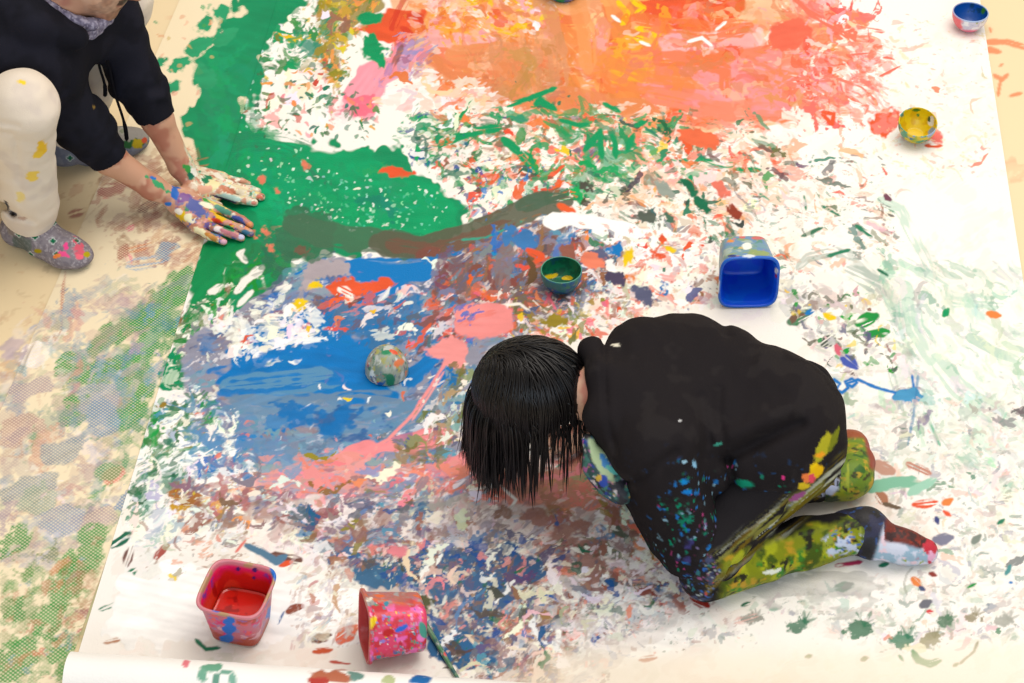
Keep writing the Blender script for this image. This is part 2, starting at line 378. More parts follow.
dabs([(640, 150), (880, 150), (900, 250), (780, 290), (620, 230)], [((90, 110, 80), 2), (GT, 1.5), (RO, 1.6), (BR, 1), ((226, 200, 180), 4), ((250, 190, 160), 2), (OR, .8), (SL, .6)], 190, (3, 12), (1, 3.4), 15, 35, (.5, .95))
dabs([(560, 180), (760, 180), (740, 250), (600, 240)], [(GT, 2), ((60, 70, 60), 1.5), (RO, 1.4), (OR2, .6), (GD, 1.2), (CR, 2), ((150, 140, 130), 1.4)], 110, (3, 10), (1.6, 4), 25, 40)
for cx, cy, c in [(648, 218, (90, 100, 90)), (670, 218, (70, 110, 90)), (586, 188, (80, 80, 70)), (703, 205, GD), (690, 186, GD), (722, 190, (230, 120, 100)), (734, 213, (150, 60, 40)), (664, 190, (150, 160, 150))]: blob(c, ell(cx, cy, 10, 6, 40), 4, 7, .7)
# --- the green swath
SW = [(268, -25), (236, 8), (214, 38), (196, 78), (191, 120), (200, 158), (214, 190), (236, 214), (256, 232), (262, 262), (232, 286), (202, 322), (172, 366), (164, 388), (200, 390), (228, 348), (256, 304), (296, 272), (330, 256), (400, 254), (452, 244), (470, 226), (466, 206), (444, 182), (420, 164), (402, 150), (380, 158), (350, 156), (320, 150), (290, 138), (262, 128), (248, 118), (246, 98), (262, 80), (266, 52), (286, 26), (312, 2)]
blob((10, 150, 98), SW, 13, 20, .97, 0, 1, 20, thick=1.4, on=ALL)
blob((8, 152, 96), [(196, 130), (216, 150), (262, 140), (320, 170), (330, 246), (270, 268), (232, 272), (204, 250), (214, 226), (206, 190)], 5, 14, 1, thick=1.4, on=ALL)
blob((0, 166, 106), [(216, 150), (270, 136), (380, 160), (440, 186), (462, 208), (440, 236), (330, 240), (262, 226), (226, 190)], 8, 22, .93, 0, 2, 24, thick=1.4, on=ALL)
dabs([(200, 60), (262, 40), (250, 130), (300, 150), (380, 170), (440, 200), (300, 230), (210, 160)], [(G, 3), ((40, 140, 100), 2), ((0, 170, 112), 3), ((30, 128, 92), 1.4)], 150, (12, 34), (3, 8), 20, 60, (.25, .6), on=ALL)
for k in range(6): stroke((28, 138, 96), [(262 + 8 * math.cos(t) * (3 + k), 168 + 4.4 * math.sin(t) * (3 + k)) for t in np.linspace(2.2, 5.6, 9)], 5, .55, .6)
dabs([(270, 160), (450, 190), (440, 240), (300, 230)], [(150, 220, 190), (220, 240, 225), (90, 200, 150)], 190, (.8, 2.2), (.7, 1.4), 0, 90, (.6, 1))
dabs([(200, 60), (280, 30), (260, 120), (330, 150), (260, 200), (205, 150)], [(170, 226, 200), (230, 240, 225), (60, 120, 80)], 70, (.8, 2.4), (.7, 1.3), 0, 90, (.5, 1))
for cx, cy, rx, ry in [(178, 64, 11, 5), (200, 46, 16, 9), (172, 88, 7, 4), (160, 62, 5, 3), (204, 24, 10, 7), (223, 14, 8, 9), (186, 130, 5, 3), (226, 36, 15, 8), (206, 76, 10, 14)]: blob((40, 165, 112), ell(cx, cy, rx, ry, -30), 4, 8, .9, thick=1.4, on=ALL)
for cx, cy in [(238, 92), (246, 70), (254, 36)]: blob(OL, ell(cx, cy, 4, 3), 2, 5)
blob((14, 148, 84), [(202, 248), (226, 236), (262, 248), (256, 276), (232, 296), (206, 324), (186, 332), (180, 318)], 6, 12, .74, -48, 2, 12)
# lower arm of the swath, whiter gaps
dabs([(236, 260), (292, 260), (250, 330), (196, 390), (170, 380)], [((20, 140, 80), 4), (GL, 3), (WH, 1.3), ((60, 150, 90), 2)], 110, (6, 20), (2, 6), -48, 18, (.5, 1))
for pts, wd in [([(262, 268), (244, 282), (236, 292)], 9), ([(252, 292), (238, 306)], 6), ([(224, 310), (206, 322), (194, 336)], 12), ([(210, 292), (222, 286)], 8), ([(246, 262), (240, 254), (244, 250)], 6)]: stroke(WH, pts, wd, .3)
dabs([(176, 320), (214, 300), (228, 290), (206, 350), (176, 360)], [(GL, 2), (WH, 4), ((120, 130, 110), 2), (BR2, 1), (OL, 1), (RO, .5), (SL2, 1)], 90, (3, 9), (1.6, 4), -45, 40)
dabs([(255, 230), (300, 236), (290, 270), (250, 270)], [((60, 110, 84), 3), ((40, 130, 90), 3), (SA, .5)], 30, (6, 16), (3, 7), -20, 30, (.3, .7))
for cx, cy in [(277, 190), (266, 232), (270, 246), (306, 166), (262, 180), (254, 236)]: blob((232, 130, 100), ell(cx, cy, 4, 3, 45), 3, 5, .9)
dabs([(440, 168), (560, 160), (570, 196), (520, 205), (470, 222), (468, 200)], [(RO, 3), (G, 2), (BL, 1), (WH, 2), (SL, 1.4), (BR, 1)], 120, (4, 13), (2, 5), -20, 35)
blob((36, 96, 160), ell(420, 158, 12, 6, 20), 5, 8, .6); blob(RO, ell(396, 172, 18, 4, 5), 4, 8, .8)
# scattered green at the swath's right flank
dabs([(420, 110), (470, 118), (500, 180), (440, 172), (400, 140)], [(G, 4), (GD, 1.5), (WH, 2.5), (RO, 1), ((60, 90, 150), .7)], 90, (4, 12), (2, 5), -20, 40)
# --- blue and grey field under it
BLUE = [(206, 330), (258, 300), (300, 262), (352, 258), (470, 256), (520, 236), (600, 226), (624, 262), (618, 300), (560, 318), (500, 345), (470, 400), (470, 470), (410, 500), (300, 490), (236, 470), (206, 420), (180, 395)]
blob((150, 150, 168), BLUE, 12, 26, .86, -10, 1.6, 30)
dabs(BLUE, [(BG, 4), (BL, 2.6), (SL, 2), (MA, 1.6), (WH, 1.2), (BG2, 3), (BD, 1.6)], 520, (6, 20), (2, 7), -14, 35, (.5, 1), 12)
blob(BL, [(228, 352), (262, 330), (310, 316), (372, 312), (402, 322), (392, 352), (372, 372), (394, 396), (352, 402), (290, 404), (240, 398), (214, 384)], 9, 20, .82, -10, 1.8, 22)
blob((60, 122, 176), [(266, 312), (330, 298), (420, 300), (440, 330), (400, 350), (330, 330), (280, 330)], 10, 18, .6, -20, 1.6, 20, .9)
stroke((90, 146, 184), [(226, 388), (262, 384), (300, 380), (344, 376)], 24, .25, .9)
stroke((112, 140, 166), [(232, 402), (300, 406), (360, 400), (420, 408)], 22, .35, .85)
stroke((98, 140, 174), [(330, 420), (380, 425), (430, 405), (450, 385)], 26, .4, .85)
blob((0, 120, 194), ell(334, 430, 14, 9, -20), 5, 9, .85); blob((0, 120, 194), ell(288, 420, 22, 10, -10), 7, 9, .65)
blob(BL, ell(430, 372, 30, 20, -30), 9, 12, .5, -40, 2, 14)
stroke((6, 128, 204), [(350, 269), (392, 272), (430, 268), (472, 262)], 24, .08); stroke((6, 128, 204), [(440, 258), (472, 270)], 10, .4)
blob(RO, [(318, 286), (352, 276), (400, 282), (418, 288), (396, 296), (372, 300), (336, 302)], 5, 12, .78)
stroke((6, 128, 204), [(360, 302), (392, 292), (404, 282)], 8, .25); stroke((6, 128, 204), [(296, 274), (326, 258)], 5, .4)
blob((178, 166, 172), [(296, 274), (316, 258), (354, 262), (352, 280), (320, 284), (304, 292)], 7, 12, .8)
blob(YE, ell(298, 305, 9, 6, -25), 3, 6, .95); blob(YE, ell(316, 286, 8, 4), 4, 6, .75)
for pts, wd in [([(340, 290), (352, 296)], 10), ([(266, 318), (290, 318), (314, 306)], 9), ([(258, 330), (284, 336)], 12), ([(276, 292), (290, 286)], 8)]: stroke(WH, pts, wd, .4)
dabs([(215, 325), (262, 305), (300, 312), (330, 340), (262, 360), (215, 362)], [(WW, 4), (WH, 3), (CR, 1), (SA, .6)], 60, (3, 11), (2, 5), -20, 50)
dabs([(320, 300), (470, 280), (480, 340), (400, 350), (330, 330)], [(WH, 2), (RO, 1.6), (BL, 2), (SL, 2), (BR, 1.6), (SA, 1)], 130, (3, 13), (1.2, 4), -35, 35)
# brown-green stroke
blob((60, 112, 82), [(282, 214), (310, 204), (340, 224), (330, 252), (290, 260), (272, 240)], 8, 14, .7, 0, 1, 14, .75)
stroke((72, 112, 84), [(290, 224), (320, 236), (370, 240), (420, 248)], 26, .12, .85)
stroke((92, 96, 76), [(376, 242), (420, 246), (462, 238), (500, 222), (540, 206), (568, 202)], 25, .08, .95)
stroke((118, 84, 68), [(390, 244), (430, 250), (470, 240), (510, 224)], 15, .25, .8); stroke((66, 104, 82), [(520, 206), (566, 192)], 14, .3, .7)
blob(BR, ell(428, 252, 12, 5, -10), 3, 8, .9); blob(BR, ell(300, 252, 8, 5), 4, 7, .6, alpha=.7)
stroke((60, 166, 140), [(462, 240), (486, 238), (524, 220)], 2.4, .3); stroke((30, 150, 160), [(480, 242), (502, 232)], 2.2, .3)
# maroon-brown to its right
blob((128, 88, 82), [(440, 262), (480, 246), (520, 226), (560, 224), (552, 262), (536, 300), (500, 310), (470, 300), (440, 290)], 8, 18, .78, -30, 1.6, 20, .92)
dabs([(430, 258), (540, 222), (600, 224), (618, 262), (590, 300), (500, 312), (440, 300)], [(BR, 2), (MA2, 2), (BG, 2), (BL, 1.6), (SL, 1.6), (WH, 1), (RO, 1.3), (BR2, 1.6), (SL2, 1.4)], 260, (4, 15), (1.3, 4.4), -40, 35)
stroke((136, 118, 120), [(506, 250), (504, 280), (500, 304)], 22, .35, .8); stroke((120, 100, 108), [(456, 262), (462, 300)], 16, .4, .6)
blob((60, 124, 186), ell(522, 240, 20, 9, 12), 6, 9, .7); stroke(RO, [(528, 250), (540, 256), (536, 262)], 8, .2); stroke((240, 100, 50), [(560, 206), (574, 212)], 9, .2); blob((150, 92, 78), ell(572, 250, 14, 10), 5, 9, .8)
# white brush sweep
stroke(WW, [(548, 222), (572, 220), (606, 226), (640, 234)], 15, .12); stroke(WW, [(600, 232), (640, 240), (680, 246), (700, 250)], 24, .2); blob(WW, [(640, 250), (690, 238), (720, 252), (700, 284), (650, 290), (628, 272)], 8, 16, .8)
dabs([(580, 230), (720, 245), (730, 300), (640, 318), (590, 300)], [(WH, 4), (WW, 3), (RO, 1.6), (SA, 1.2), (BR2, 1), (SL, .7), ((210, 190, 180), 2), (GT, .5), (OR, .8)], 260, (3, 12), (1.3, 4), 5, 45)
for c, cx, cy, rx, ry in [(SL, 603, 256, 10, 7), (BL, 614, 250, 6, 6), (YE, 627, 258, 4, 7), ((80, 70, 100), 616, 278, 10, 8), (SL, 644, 296, 16, 7), (BL, 662, 288, 4, 8), (WW, 612, 268, 6, 5), (SA, 592, 262, 12, 9), (OR, 634, 278, 7, 5), (RO, 658, 254, 7, 3), (RO, 664, 240, 6, 3), (YE, 668, 249, 8, 2)]: blob(c, ell(cx, cy, rx, ry, 20), 4, 7, .85)
dabs([(480, 290), (560, 300), (620, 300), (640, 318), (560, 345), (500, 335), (490, 320)], [(RO, 2.6), (SA, 2), (WH, 3), (BR2, 1.4), (SL, 1), (OL, 1), (YE, .5), (HP, .5), (OL2, 1)], 200, (3, 10), (1.5, 4), 20, 55)
for pts in [[(500, 306), (520, 304), (530, 312)], [(546, 292), (556, 310)], [(552, 292), (545, 304)]]: stroke(WH if pts[0][0] == 500 else HP, pts, 2.5, .2)
blob((160, 140, 40), ell(552, 322, 14, 6), 5, 7, .7)
blob((104, 150, 188), [(216, 400), (300, 396), (400, 404), (460, 400), (450, 440), (380, 450), (300, 468), (236, 460)], 10, 18, .6, -8, 2.4, 22, .5)
blob(BD, [(300, 404), (340, 400), (420, 420), (400, 450), (330, 440)], 8, 14, .4, -10, 2, 14, .8)
blob((10, 124, 196), [(250, 330), (300, 312), (340, 330), (330, 360), (260, 362)], 9, 14, .55, -20, 2, 14)
dabs([(215, 330), (300, 306), (330, 330), (300, 352), (230, 352)], [WW, WH], 34, (4, 11), (3, 6), -20, 60)
dabs([(240, 310), (420, 300), (470, 400), (400, 440), (260, 430)], [(WW, 2), (RO, .5), (BG2, 1), (HP, .3), (YE, .2)], 44, (2, 6), (.8, 2.2), -20, 40)
blob((0, 122, 200), [(214, 372), (250, 350), (320, 346), (366, 356), (372, 376), (330, 386), (260, 392), (220, 394)], 7, 14, .6, -6, 2.6, 16, .9)
blob((0, 116, 190), [(270, 404), (330, 398), (372, 410), (340, 432), (290, 436)], 8, 14, .5, -8, 2, 14, .9)
stroke((96, 150, 186), [(226, 384), (270, 380), (330, 374)], 15, .35, .85)
# --- pinks
stroke((246, 150, 150), [(450, 338), (446, 362), (430, 388), (412, 416), (388, 440), (366, 452)], 3.4, .1); stroke((246, 160, 158), [(444, 372), (428, 398), (412, 421)], 2, .1)
blob((246, 148, 146), [(454, 312), (470, 304), (496, 303), (511, 312), (512, 328), (498, 338), (470, 340), (454, 330)], 3, 14, 1, thick=1.3); stroke((238, 120, 104), [(460, 326), (478, 316), (496, 312)], 6, .5, .5); dabs([(454, 306), (480, 304), (476, 320), (456, 322)], [(100, 120, 190), (150, 130, 180)], 16, (2, 8), (.8, 1.6), -40, 20)
blob((246, 154, 152), [(436, 342), (458, 338), (468, 352), (462, 368), (446, 366), (432, 356), (420, 352), (424, 346)], 4, 8, 1)
blob((248, 146, 150), [(312, 458), (360, 446), (396, 440), (430, 428), (454, 432), (456, 446), (420, 448), (380, 456), (345, 466), (318, 472)], 6, 12, .8, -12, 2.4, 14)
blob((248, 150, 152), [(336, 474), (400, 466), (440, 462), (470, 444), (490, 460), (490, 480), (430, 476), (380, 482)], 6, 12, .82, -6, 2.4, 14)
blob((224, 158, 158), [(230, 476), (300, 462), (340, 470), (330, 492), (270, 500), (220, 496)], 10, 16, .6, -8, 3, 18, .9)
dabs([(220, 470), (330, 456), (470, 470), (440, 500), (330, 510), (230, 506)], [(PK, 3), ((226, 150, 150), 3), (BG2, 2), (SA, 1), (WH, 1), (MA, 1.4), (OL, .5)], 170, (6, 20), (1.6, 5), -8, 20)
blob((212, 128, 108), [(470, 452), (500, 470), (560, 478), (592, 450), (606, 470), (626, 506), (600, 520), (540, 520), (490, 505), (455, 490)], 10, 20, .85, -14, 2.2, 22)
dabs([(470, 470), (600, 450), (626, 506), (560, 528), (480, 510)], [((220, 132, 116), 3), ((180, 130, 104), 2), ((240, 150, 140), 2), ((160, 140, 110), 1), (WH, .5)], 100, (8, 24), (3, 7), -12, 18, (.4, .8))
dabs([(400, 480), (490, 480), (520, 530), (420, 530)], [(PK, 3), (HP, 1), (BG2, 2), (WH, 3), (SL2, 1.6), (SA, 1.2)], 120, (5, 16), (2, 5), -40, 30)
stroke(WH, [(470, 490), (500, 486), (516, 500), (508, 514)], 3, .2); dabs([(560, 470), (600, 470), (600, 500)], [(40, 160, 110), (90, 150, 110)], 5, (4, 12), (1, 2.4), -15, 10)
# grey-brown loops right of the pinks
dabs([(450, 370), (478, 372), (470, 440), (436, 440), (420, 420)], [(WH, 3), (OL2, 2), (BG2, 2), ((170, 150, 120), 2), (SL, 1), (BL, .6)], 110, (4, 14), (1.2, 4), -50, 30)
dabs([(395, 440), (440, 440), (440, 465), (400, 462)], [(OL2, 2), ((150, 140, 100), 2), (BD, 1), (WH, 1)], 24, (4, 12), (2, 5), 0, 30)
# --- left strip of the paper between the seam and the blue
dabs([(176, 390), (206, 396), (250, 470), (230, 520), (130, 560), (128, 500), (150, 420)], [(WW, 6), (WH, 4), (BG2, 1.4), ((190, 200, 210), 2)], 130, (5, 16), (3, 7), -30, 40)
dabs([(152, 402), (200, 392), (218, 420), (180, 450), (140, 470)], [(GL, 2), ((60, 130, 84), 3), (BG, 1), (OL, .6), (WH, 2)], 100, (3, 12), (1.6, 4.4), -30, 40)
dabs([(128, 480), (180, 450), (180, 480), (140, 520), (124, 520)], [(GT, 3), ((50, 110, 80), 2), (WH, 2)], 60, (3, 12), (1.2, 3.6), -40, 25)
dabs([(190, 400), (250, 420), (250, 480), (200, 480)], [(BG, 4), (WW, 2), (BL, 1.4), (SA, .6), (SL2, 2)], 90, (4, 15), (1.5, 5), -20, 35)
stroke((176, 112, 40), [(166, 506), (168, 494), (178, 490)], 4, .2); blob((176, 116, 60), ell(186, 500, 14, 9), 6, 8, .75); blob((210, 160, 50), ell(178, 507, 10, 4), 4, 6, .8)
dabs([(180, 486), (260, 480), (280, 520), (230, 540), (180, 520)], [((190, 120, 120), 3), (BR2, 2), (OR2, 1), (MA, 2), (SL2, 2), (YE, .5), (WH, 2)], 110, (4, 14), (2, 5), -20, 40)
for pts, wd, c in [([(186, 530), (206, 512)], 11, (172, 130, 120)), ([(126, 564), (132, 548)], 11, (120, 80, 72)), ([(156, 558), (168, 546)], 9, (178, 90, 80)), ([(122, 580), (136, 570)], 7, GT), ([(128, 586), (134, 580)], 6, GT), ([(112, 546), (130, 534)], 10, (30, 110, 84)), ([(100, 610), (112, 606), (126, 598)], 4, GT), ([(180, 578), (188, 576)], 6, (140, 130, 80)), ([(196, 572), (206, 568)], 6, (178, 110, 84)), ([(236, 552), (246, 540)], 3, (240, 130, 120)), ([(190, 620), (199, 621)], 4, GD), ([(128, 634), (142, 632)], 6, (190, 100, 70)), ([(120, 640), (104, 643)], 4, (190, 140, 110))]: stroke(c, pts, wd, .3)
stroke((150, 196, 160), [(160, 628), (172, 632), (184, 631)], 3, .4)
# --- lower mixed field
LOW = [(250, 500), (330, 500), (420, 500), (520, 510), (626, 506), (690, 560), (700, 596), (640, 640), (600, 683), (500, 690), (440, 660), (400, 590), (330, 570), (280, 540)]
blob((206, 190, 182), LOW, 14, 26, .75, -20, 1.5, 26, .8)
dabs(LOW, [(WH, 3.6), ((226, 206, 196), 3), (BR2, 2), (MA, 2), (SL, 2), (BG, 2), (BD, .8), ((170, 110, 90), 2), (OL2, .8), (SA, .8), (GY, 2.4)], 560, (5, 18), (2.4, 7), -25, 40, (.5, .9), 10)
blob((64, 112, 152), [(350, 552), (384, 556), (420, 550), (450, 570), (440, 600), (400, 588), (362, 592)], 9, 16, .72, -10, 1.6, 18)
blob((70, 104, 146), [(432, 556), (500, 540), (540, 570), (520, 610), (470, 660), (440, 660), (432, 610)], 12, 18, .62, -40, 1.8, 18)
blob((40, 100, 150), [(432, 620), (470, 640), (500, 660), (490, 675), (446, 664), (430, 648)], 6, 14, .8)
blob((160, 112, 100), [(520, 510), (600, 514), (640, 540), (600, 580), (540, 560)], 12, 18, .5, -20, 1.8, 18, .9)
dabs([(280, 506), (420, 500), (430, 560), (330, 560)], [(SL, 2.6), (BG, 2.2), (MA, 2), (BR2, 1.4), (WH, 2.4), (OL, .8), (PK, 1), (BD, 1.4)], 190, (5, 16), (2, 5), -10, 35)
dabs([(350, 560), (440, 550), (560, 540), (560, 683), (460, 670), (420, 600)], [(SL, 2), (BD, 1.8), (WW, 2.4), (CR, 3), (MA, 2), ((90, 80, 70), 1.2), (BR2, 1.4), (GD, .6), (PK, .5), (BG, 1.4)], 220, (5, 16), (1.6, 5), -35, 50)
dabs([(540, 540), (690, 560), (660, 620), (560, 670)], [(WW, 4), (WH, 3), (BR2, 1.4), (SL, 1.4), (GD, .8), ((150, 90, 70), 1.6), (BD, .8), (SA, .8)], 190, (3, 12), (1.6, 5), -25, 50)
dabs([(600, 480), (690, 550), (700, 590), (640, 560), (600, 520)], [(BR2, 1.5), (SA, 1.6), (GD, 1), (WH, 2), (OL, 1), (OR2, .6), (GY, 1)], 110, (4, 14), (2, 6), 25, 40)
blob((96, 96, 64), ell(420, 602, 18, 7), 6, 8, .6); blob((240, 140, 150), ell(398, 552, 10, 5), 3, 6)
# front edge: white then cream, marks near the buckets
blob(WW, [(120, 580), (200, 560), (280, 560), (356, 590), (356, 640), (200, 650), (100, 640)], 12, 20, .8)
blob(WW, [(560, 620), (660, 600), (720, 625), (700, 640), (640, 660), (560, 690)], 10, 20, .6, alpha=.5, soft=8)
dabs([(540, 600), (700, 590), (760, 640), (560, 660)], [(GD, 1), (BR2, 1.4), (SL2, 1), ((226, 214, 204), 4), (GY, 2), (SA, .6)], 60, (3, 11), (1.4, 4), -10, 45, (.4, .9))
for c, pts, wd in [((150, 80, 60), [(288, 612), (302, 606)], 9), ((110, 64, 54), [(314, 640), (330, 636)], 10), ((210, 90, 50), [(314, 652), (332, 650)], 6), ((150, 110, 96), [(250, 570), (262, 566)], 6), ((240, 120, 90), [(340, 640), (356, 628)], 16), ((190, 90, 60), [(324, 676), (344, 674), (358, 676)], 8), ((120, 80, 70), [(300, 560), (270, 556)], 9), (RO, [(280, 566), (292, 562)], 5), ((90, 130, 160), [(246, 546), (262, 552), (276, 562), (286, 556)], 7), (GT, [(196, 640), (206, 650), (220, 648)], 4), (BD, [(278, 624), (284, 612)], 2), (BL, [(412, 681), (424, 683)], 9), ((200, 80, 60), [(330, 662), (350, 664)], 3)]: stroke(c, pts, wd, .25)
dabs([(290, 560), (350, 570), (356, 640), (300, 640)], [(WH, 4), ((190, 140, 120), 2), ((210, 190, 180), 3), (GY, 2), ((170, 100, 80), 1), (BG2, .5)], 90, (3, 12), (1.2, 3.6), -50, 40, (.4, .85))
dabs([(130, 520), (230, 510), (260, 560), (160, 580)], [((190, 170, 160), 2), (BR2, .8), (WW, 3), ((230, 160, 140), 1), (YE, .2)], 50, (3, 9), (1.2, 4), -40, 40, (.5, 1))
# --- right half: pale, thinly marked
dabs([(770, 280), (900, 290), (920, 400), (880, 440), (850, 420), (820, 350)], [((190, 186, 178), 3), (GY, 2), ((160, 150, 140), 1.6), (WH, 3), (MI, 1)], 130, (5, 18), (1.6, 5), 25, 45, (.3, .8))
for c, pts, wd in [(GG, [(798, 268), (808, 258), (836, 252), (858, 258)], 10), ((186, 198, 188), [(852, 256), (876, 280), (892, 300), (902, 330)], 16), (MI, [(902, 262), (922, 272), (946, 286)], 12), (MI, [(906, 290), (912, 330), (930, 360)], 26), (MI2, [(944, 288), (952, 312)], 10), (MI, [(880, 200), (900, 210), (930, 270)], 12), (GG, [(850, 272), (880, 286), (892, 318)], 18), (MI2, [(970, 338), (996, 352), (1020, 362)], 12), (MI, [(950, 300), (1000, 304)], 16), (MI, [(936, 360), (960, 390), (1000, 420), (1023, 440)], 20), (MI, [(925, 410), (938, 440), (946, 450)], 7), (GG, [(890, 370), (905, 420)], 7)]:
    stroke(c, pts, wd, .5, .55)
dabs([(880, 260), (1024, 270), (1024, 500), (930, 470), (900, 380)], [(MI, 3), ((210, 230, 218), 4), (GG, 1.2), ((236, 232, 224), 3), ((60, 160, 120), .8)], 170, (5, 22), (1.6, 6), 50, 35, (.25, .7))
for c, pts, wd in [(G, [(944, 316), (948, 310)], 7), (GL, [(858, 324), (876, 316)], 13), (YE, [(826, 316), (834, 318)], 9), (YE, [(862, 300), (870, 304)], 5), (YE, [(846, 306), (850, 304)], 4), ((90, 130, 100), [(790, 322), (810, 312)], 11), (BL, [(806, 314), (814, 310)], 5), ((80, 90, 80), [(824, 344), (832, 338)], 14), ((220, 100, 120), [(836, 346), (842, 356)], 7), ((70, 90, 180), [(844, 358), (856, 368)], 11), (OR, [(988, 314), (1000, 316)], 7), (GL, [(868, 334), (888, 332)], 9), ((60, 120, 90), [(802, 236), (822, 228)], 4), (GT, [(828, 256), (850, 250)], 4), ((120, 70, 90), [(886, 196), (890, 200)], 8), (GT, [(856, 226), (872, 236)], 5), ((60, 140, 100), [(804, 196), (806, 210)], 3), ((50, 150, 110), [(760, 194), (770, 202)], 3), (GT, [(822, 206), (840, 216)], 3), (GD, [(878, 270), (888, 276)], 3)]: stroke(c, pts, wd, .25)
dabs([(780, 290), (880, 290), (900, 370), (840, 380), (800, 330)], [(GL, 2), ((90, 100, 80), 2), (YE, 1), (SL, .7), ((200, 190, 180), 4), (BR, .5)], 110, (2, 7), (1, 3), 10, 50, (.5, 1))
dabs([(740, 160), (900, 170), (900, 240), (760, 230)], [(GT, 1.5), (RO, 1.3), ((90, 90, 70), 1), ((240, 200, 180), 4), ((220, 210, 200), 3)], 70, (2, 11), (.8, 2.2), 25, 35, (.5, 1))
# blue scribble
stroke((10, 120, 200), [(834, 380), (840, 384), (836, 390), (842, 393), (848, 388), (845, 382), (852, 379), (857, 383), (852, 387), (846, 384), (858, 380), (876, 388), (894, 393), (908, 395)], 3.2, 0, 1, False)
stroke((10, 120, 200), [(894, 398), (906, 392), (918, 394)], 6, .1); stroke((10, 120, 200), [(912, 376), (914, 392), (918, 402)], 2.6, .1)
blob((70, 150, 196), ell(908, 396, 14, 6, -10), 4, 6, .8); stroke((60, 130, 180), [(918, 376), (914, 410), (908, 446)], 3, .35, .7); stroke(MI2, [(926, 414), (940, 446)], 3, .3)
# right lower area
RL = [(870, 440), (920, 400), (1030, 400), (1030, 640), (900, 650), (740, 600), (820, 590), (940, 570), (880, 500)]
dabs(RL, [((226, 220, 210), 5), ((204, 200, 192), 3), ((170, 176, 168), 1.6), (GT, 1), ((100, 110, 104), 1), ((240, 200, 180), 1.6), (RO, .35), (SL2, .6)], 420, (3, 13), (1.2, 4.5), 0, 55, (.3, .9))
for c, pts, wd in [((196, 150, 130), [(880, 466), (892, 472)], 18), ((200, 140, 120), [(908, 464), (930, 474)], 8), (RO, [(914, 505), (936, 503)], 8), (OR, [(944, 504), (952, 500)], 8), ((178, 120, 90), [(878, 492), (886, 504)], 11), (MI2, [(866, 488), (900, 482), (920, 484)], 12), (MI, [(910, 494), (934, 480)], 10), ((110, 90, 70), [(884, 504), (900, 508)], 5), (SL2, [(936, 540), (952, 538)], 12), (GT, [(998, 524), (1004, 520)], 5), ((130, 140, 130), [(974, 542), (980, 536)], 9), ((60, 70, 130), [(936, 518), (938, 524)], 5), (RO, [(944, 512), (950, 516)], 5), ((60, 130, 100), [(838, 588), (852, 586)], 11), ((110, 120, 110), [(844, 588), (852, 584)], 7), ((200, 60, 100), [(836, 566), (862, 562)], 4), (GT, [(880, 566), (888, 564)], 5), (OR, [(914, 580), (920, 586)], 9), ((70, 80, 120), [(920, 588), (924, 590)], 6), ((110, 110, 120), [(922, 606), (930, 602)], 9), ((220, 60, 60), [(928, 612), (932, 612)], 5), ((150, 60, 50), [(930, 574), (936, 576)], 5), ((170, 50, 40), [(692, 598), (708, 606)], 9), (GD, [(742, 606), (750, 603)], 4), (GL, [(968, 588), (976, 584)], 3), ((80, 150, 150), [(1006, 574), (1010, 566)], 6), (BL, [(1010, 583), (1012, 583)], 4), (MI2, [(770, 610), (778, 609)], 3)]: stroke(c, pts, wd, .2)
blob((186, 184, 178), [(742, 590), (780, 570), (860, 576), (900, 600), (860, 616), (780, 610)], 12, 18, .5, 0, 2, 16, .6)
# hand prints along the front edge
for cx, cy, s_, c in [(800, 625, 1, (60, 120, 90)), (858, 628, 1.25, (50, 118, 84)), (902, 640, 1.15, (50, 124, 92)), (944, 622, .8, (90, 130, 100)), (930, 640, .9, (150, 144, 110)), (752, 620, .8, (150, 150, 140)), (972, 618, .8, (150, 140, 110)), (1004, 622, .9, (170, 170, 160))]:
    blob(c, ell(cx, cy, 11 * s_, 7 * s_, -10), 5, 6, .8, alpha=.9)
    for a in (-70, -45, -15, 20): stroke(c, [(cx + 5 * s_, cy - 2), (cx + 5 * s_ + 13 * s_ * math.sin(math.radians(a + 40)), cy - 14 * s_ * math.cos(math.radians(a + 40)))], 3.2 * s_, .4, .7)
stroke((30, 140, 70), [(913, 652), (918, 660), (930, 664), (940, 661)], 7, .05); stroke((40, 140, 90), [(899, 656), (903, 661)], 3.5, .1); stroke((120, 130, 80), [(862, 660), (868, 658)], 5, .3); stroke((120, 130, 70), [(954, 666), (958, 664)], 5, .1); stroke((140, 136, 100), [(960, 664), (974, 652), (978, 642)], 3, .3); stroke((130, 140, 90), [(806, 657), (812, 656)], 5, .4)
stroke((200, 110, 80), [(640, 660), (656, 658)], 6, .4)
blob((250, 236, 212), [(560, 650), (760, 648), (1030, 648), (1030, 700), (480, 700)], 6, 40, alpha=.55, soft=16, thick=.1)
for pts, wd in [([(736, 622), (756, 616)], 9)]: stroke((240, 190, 180), pts, wd, .5, .7)

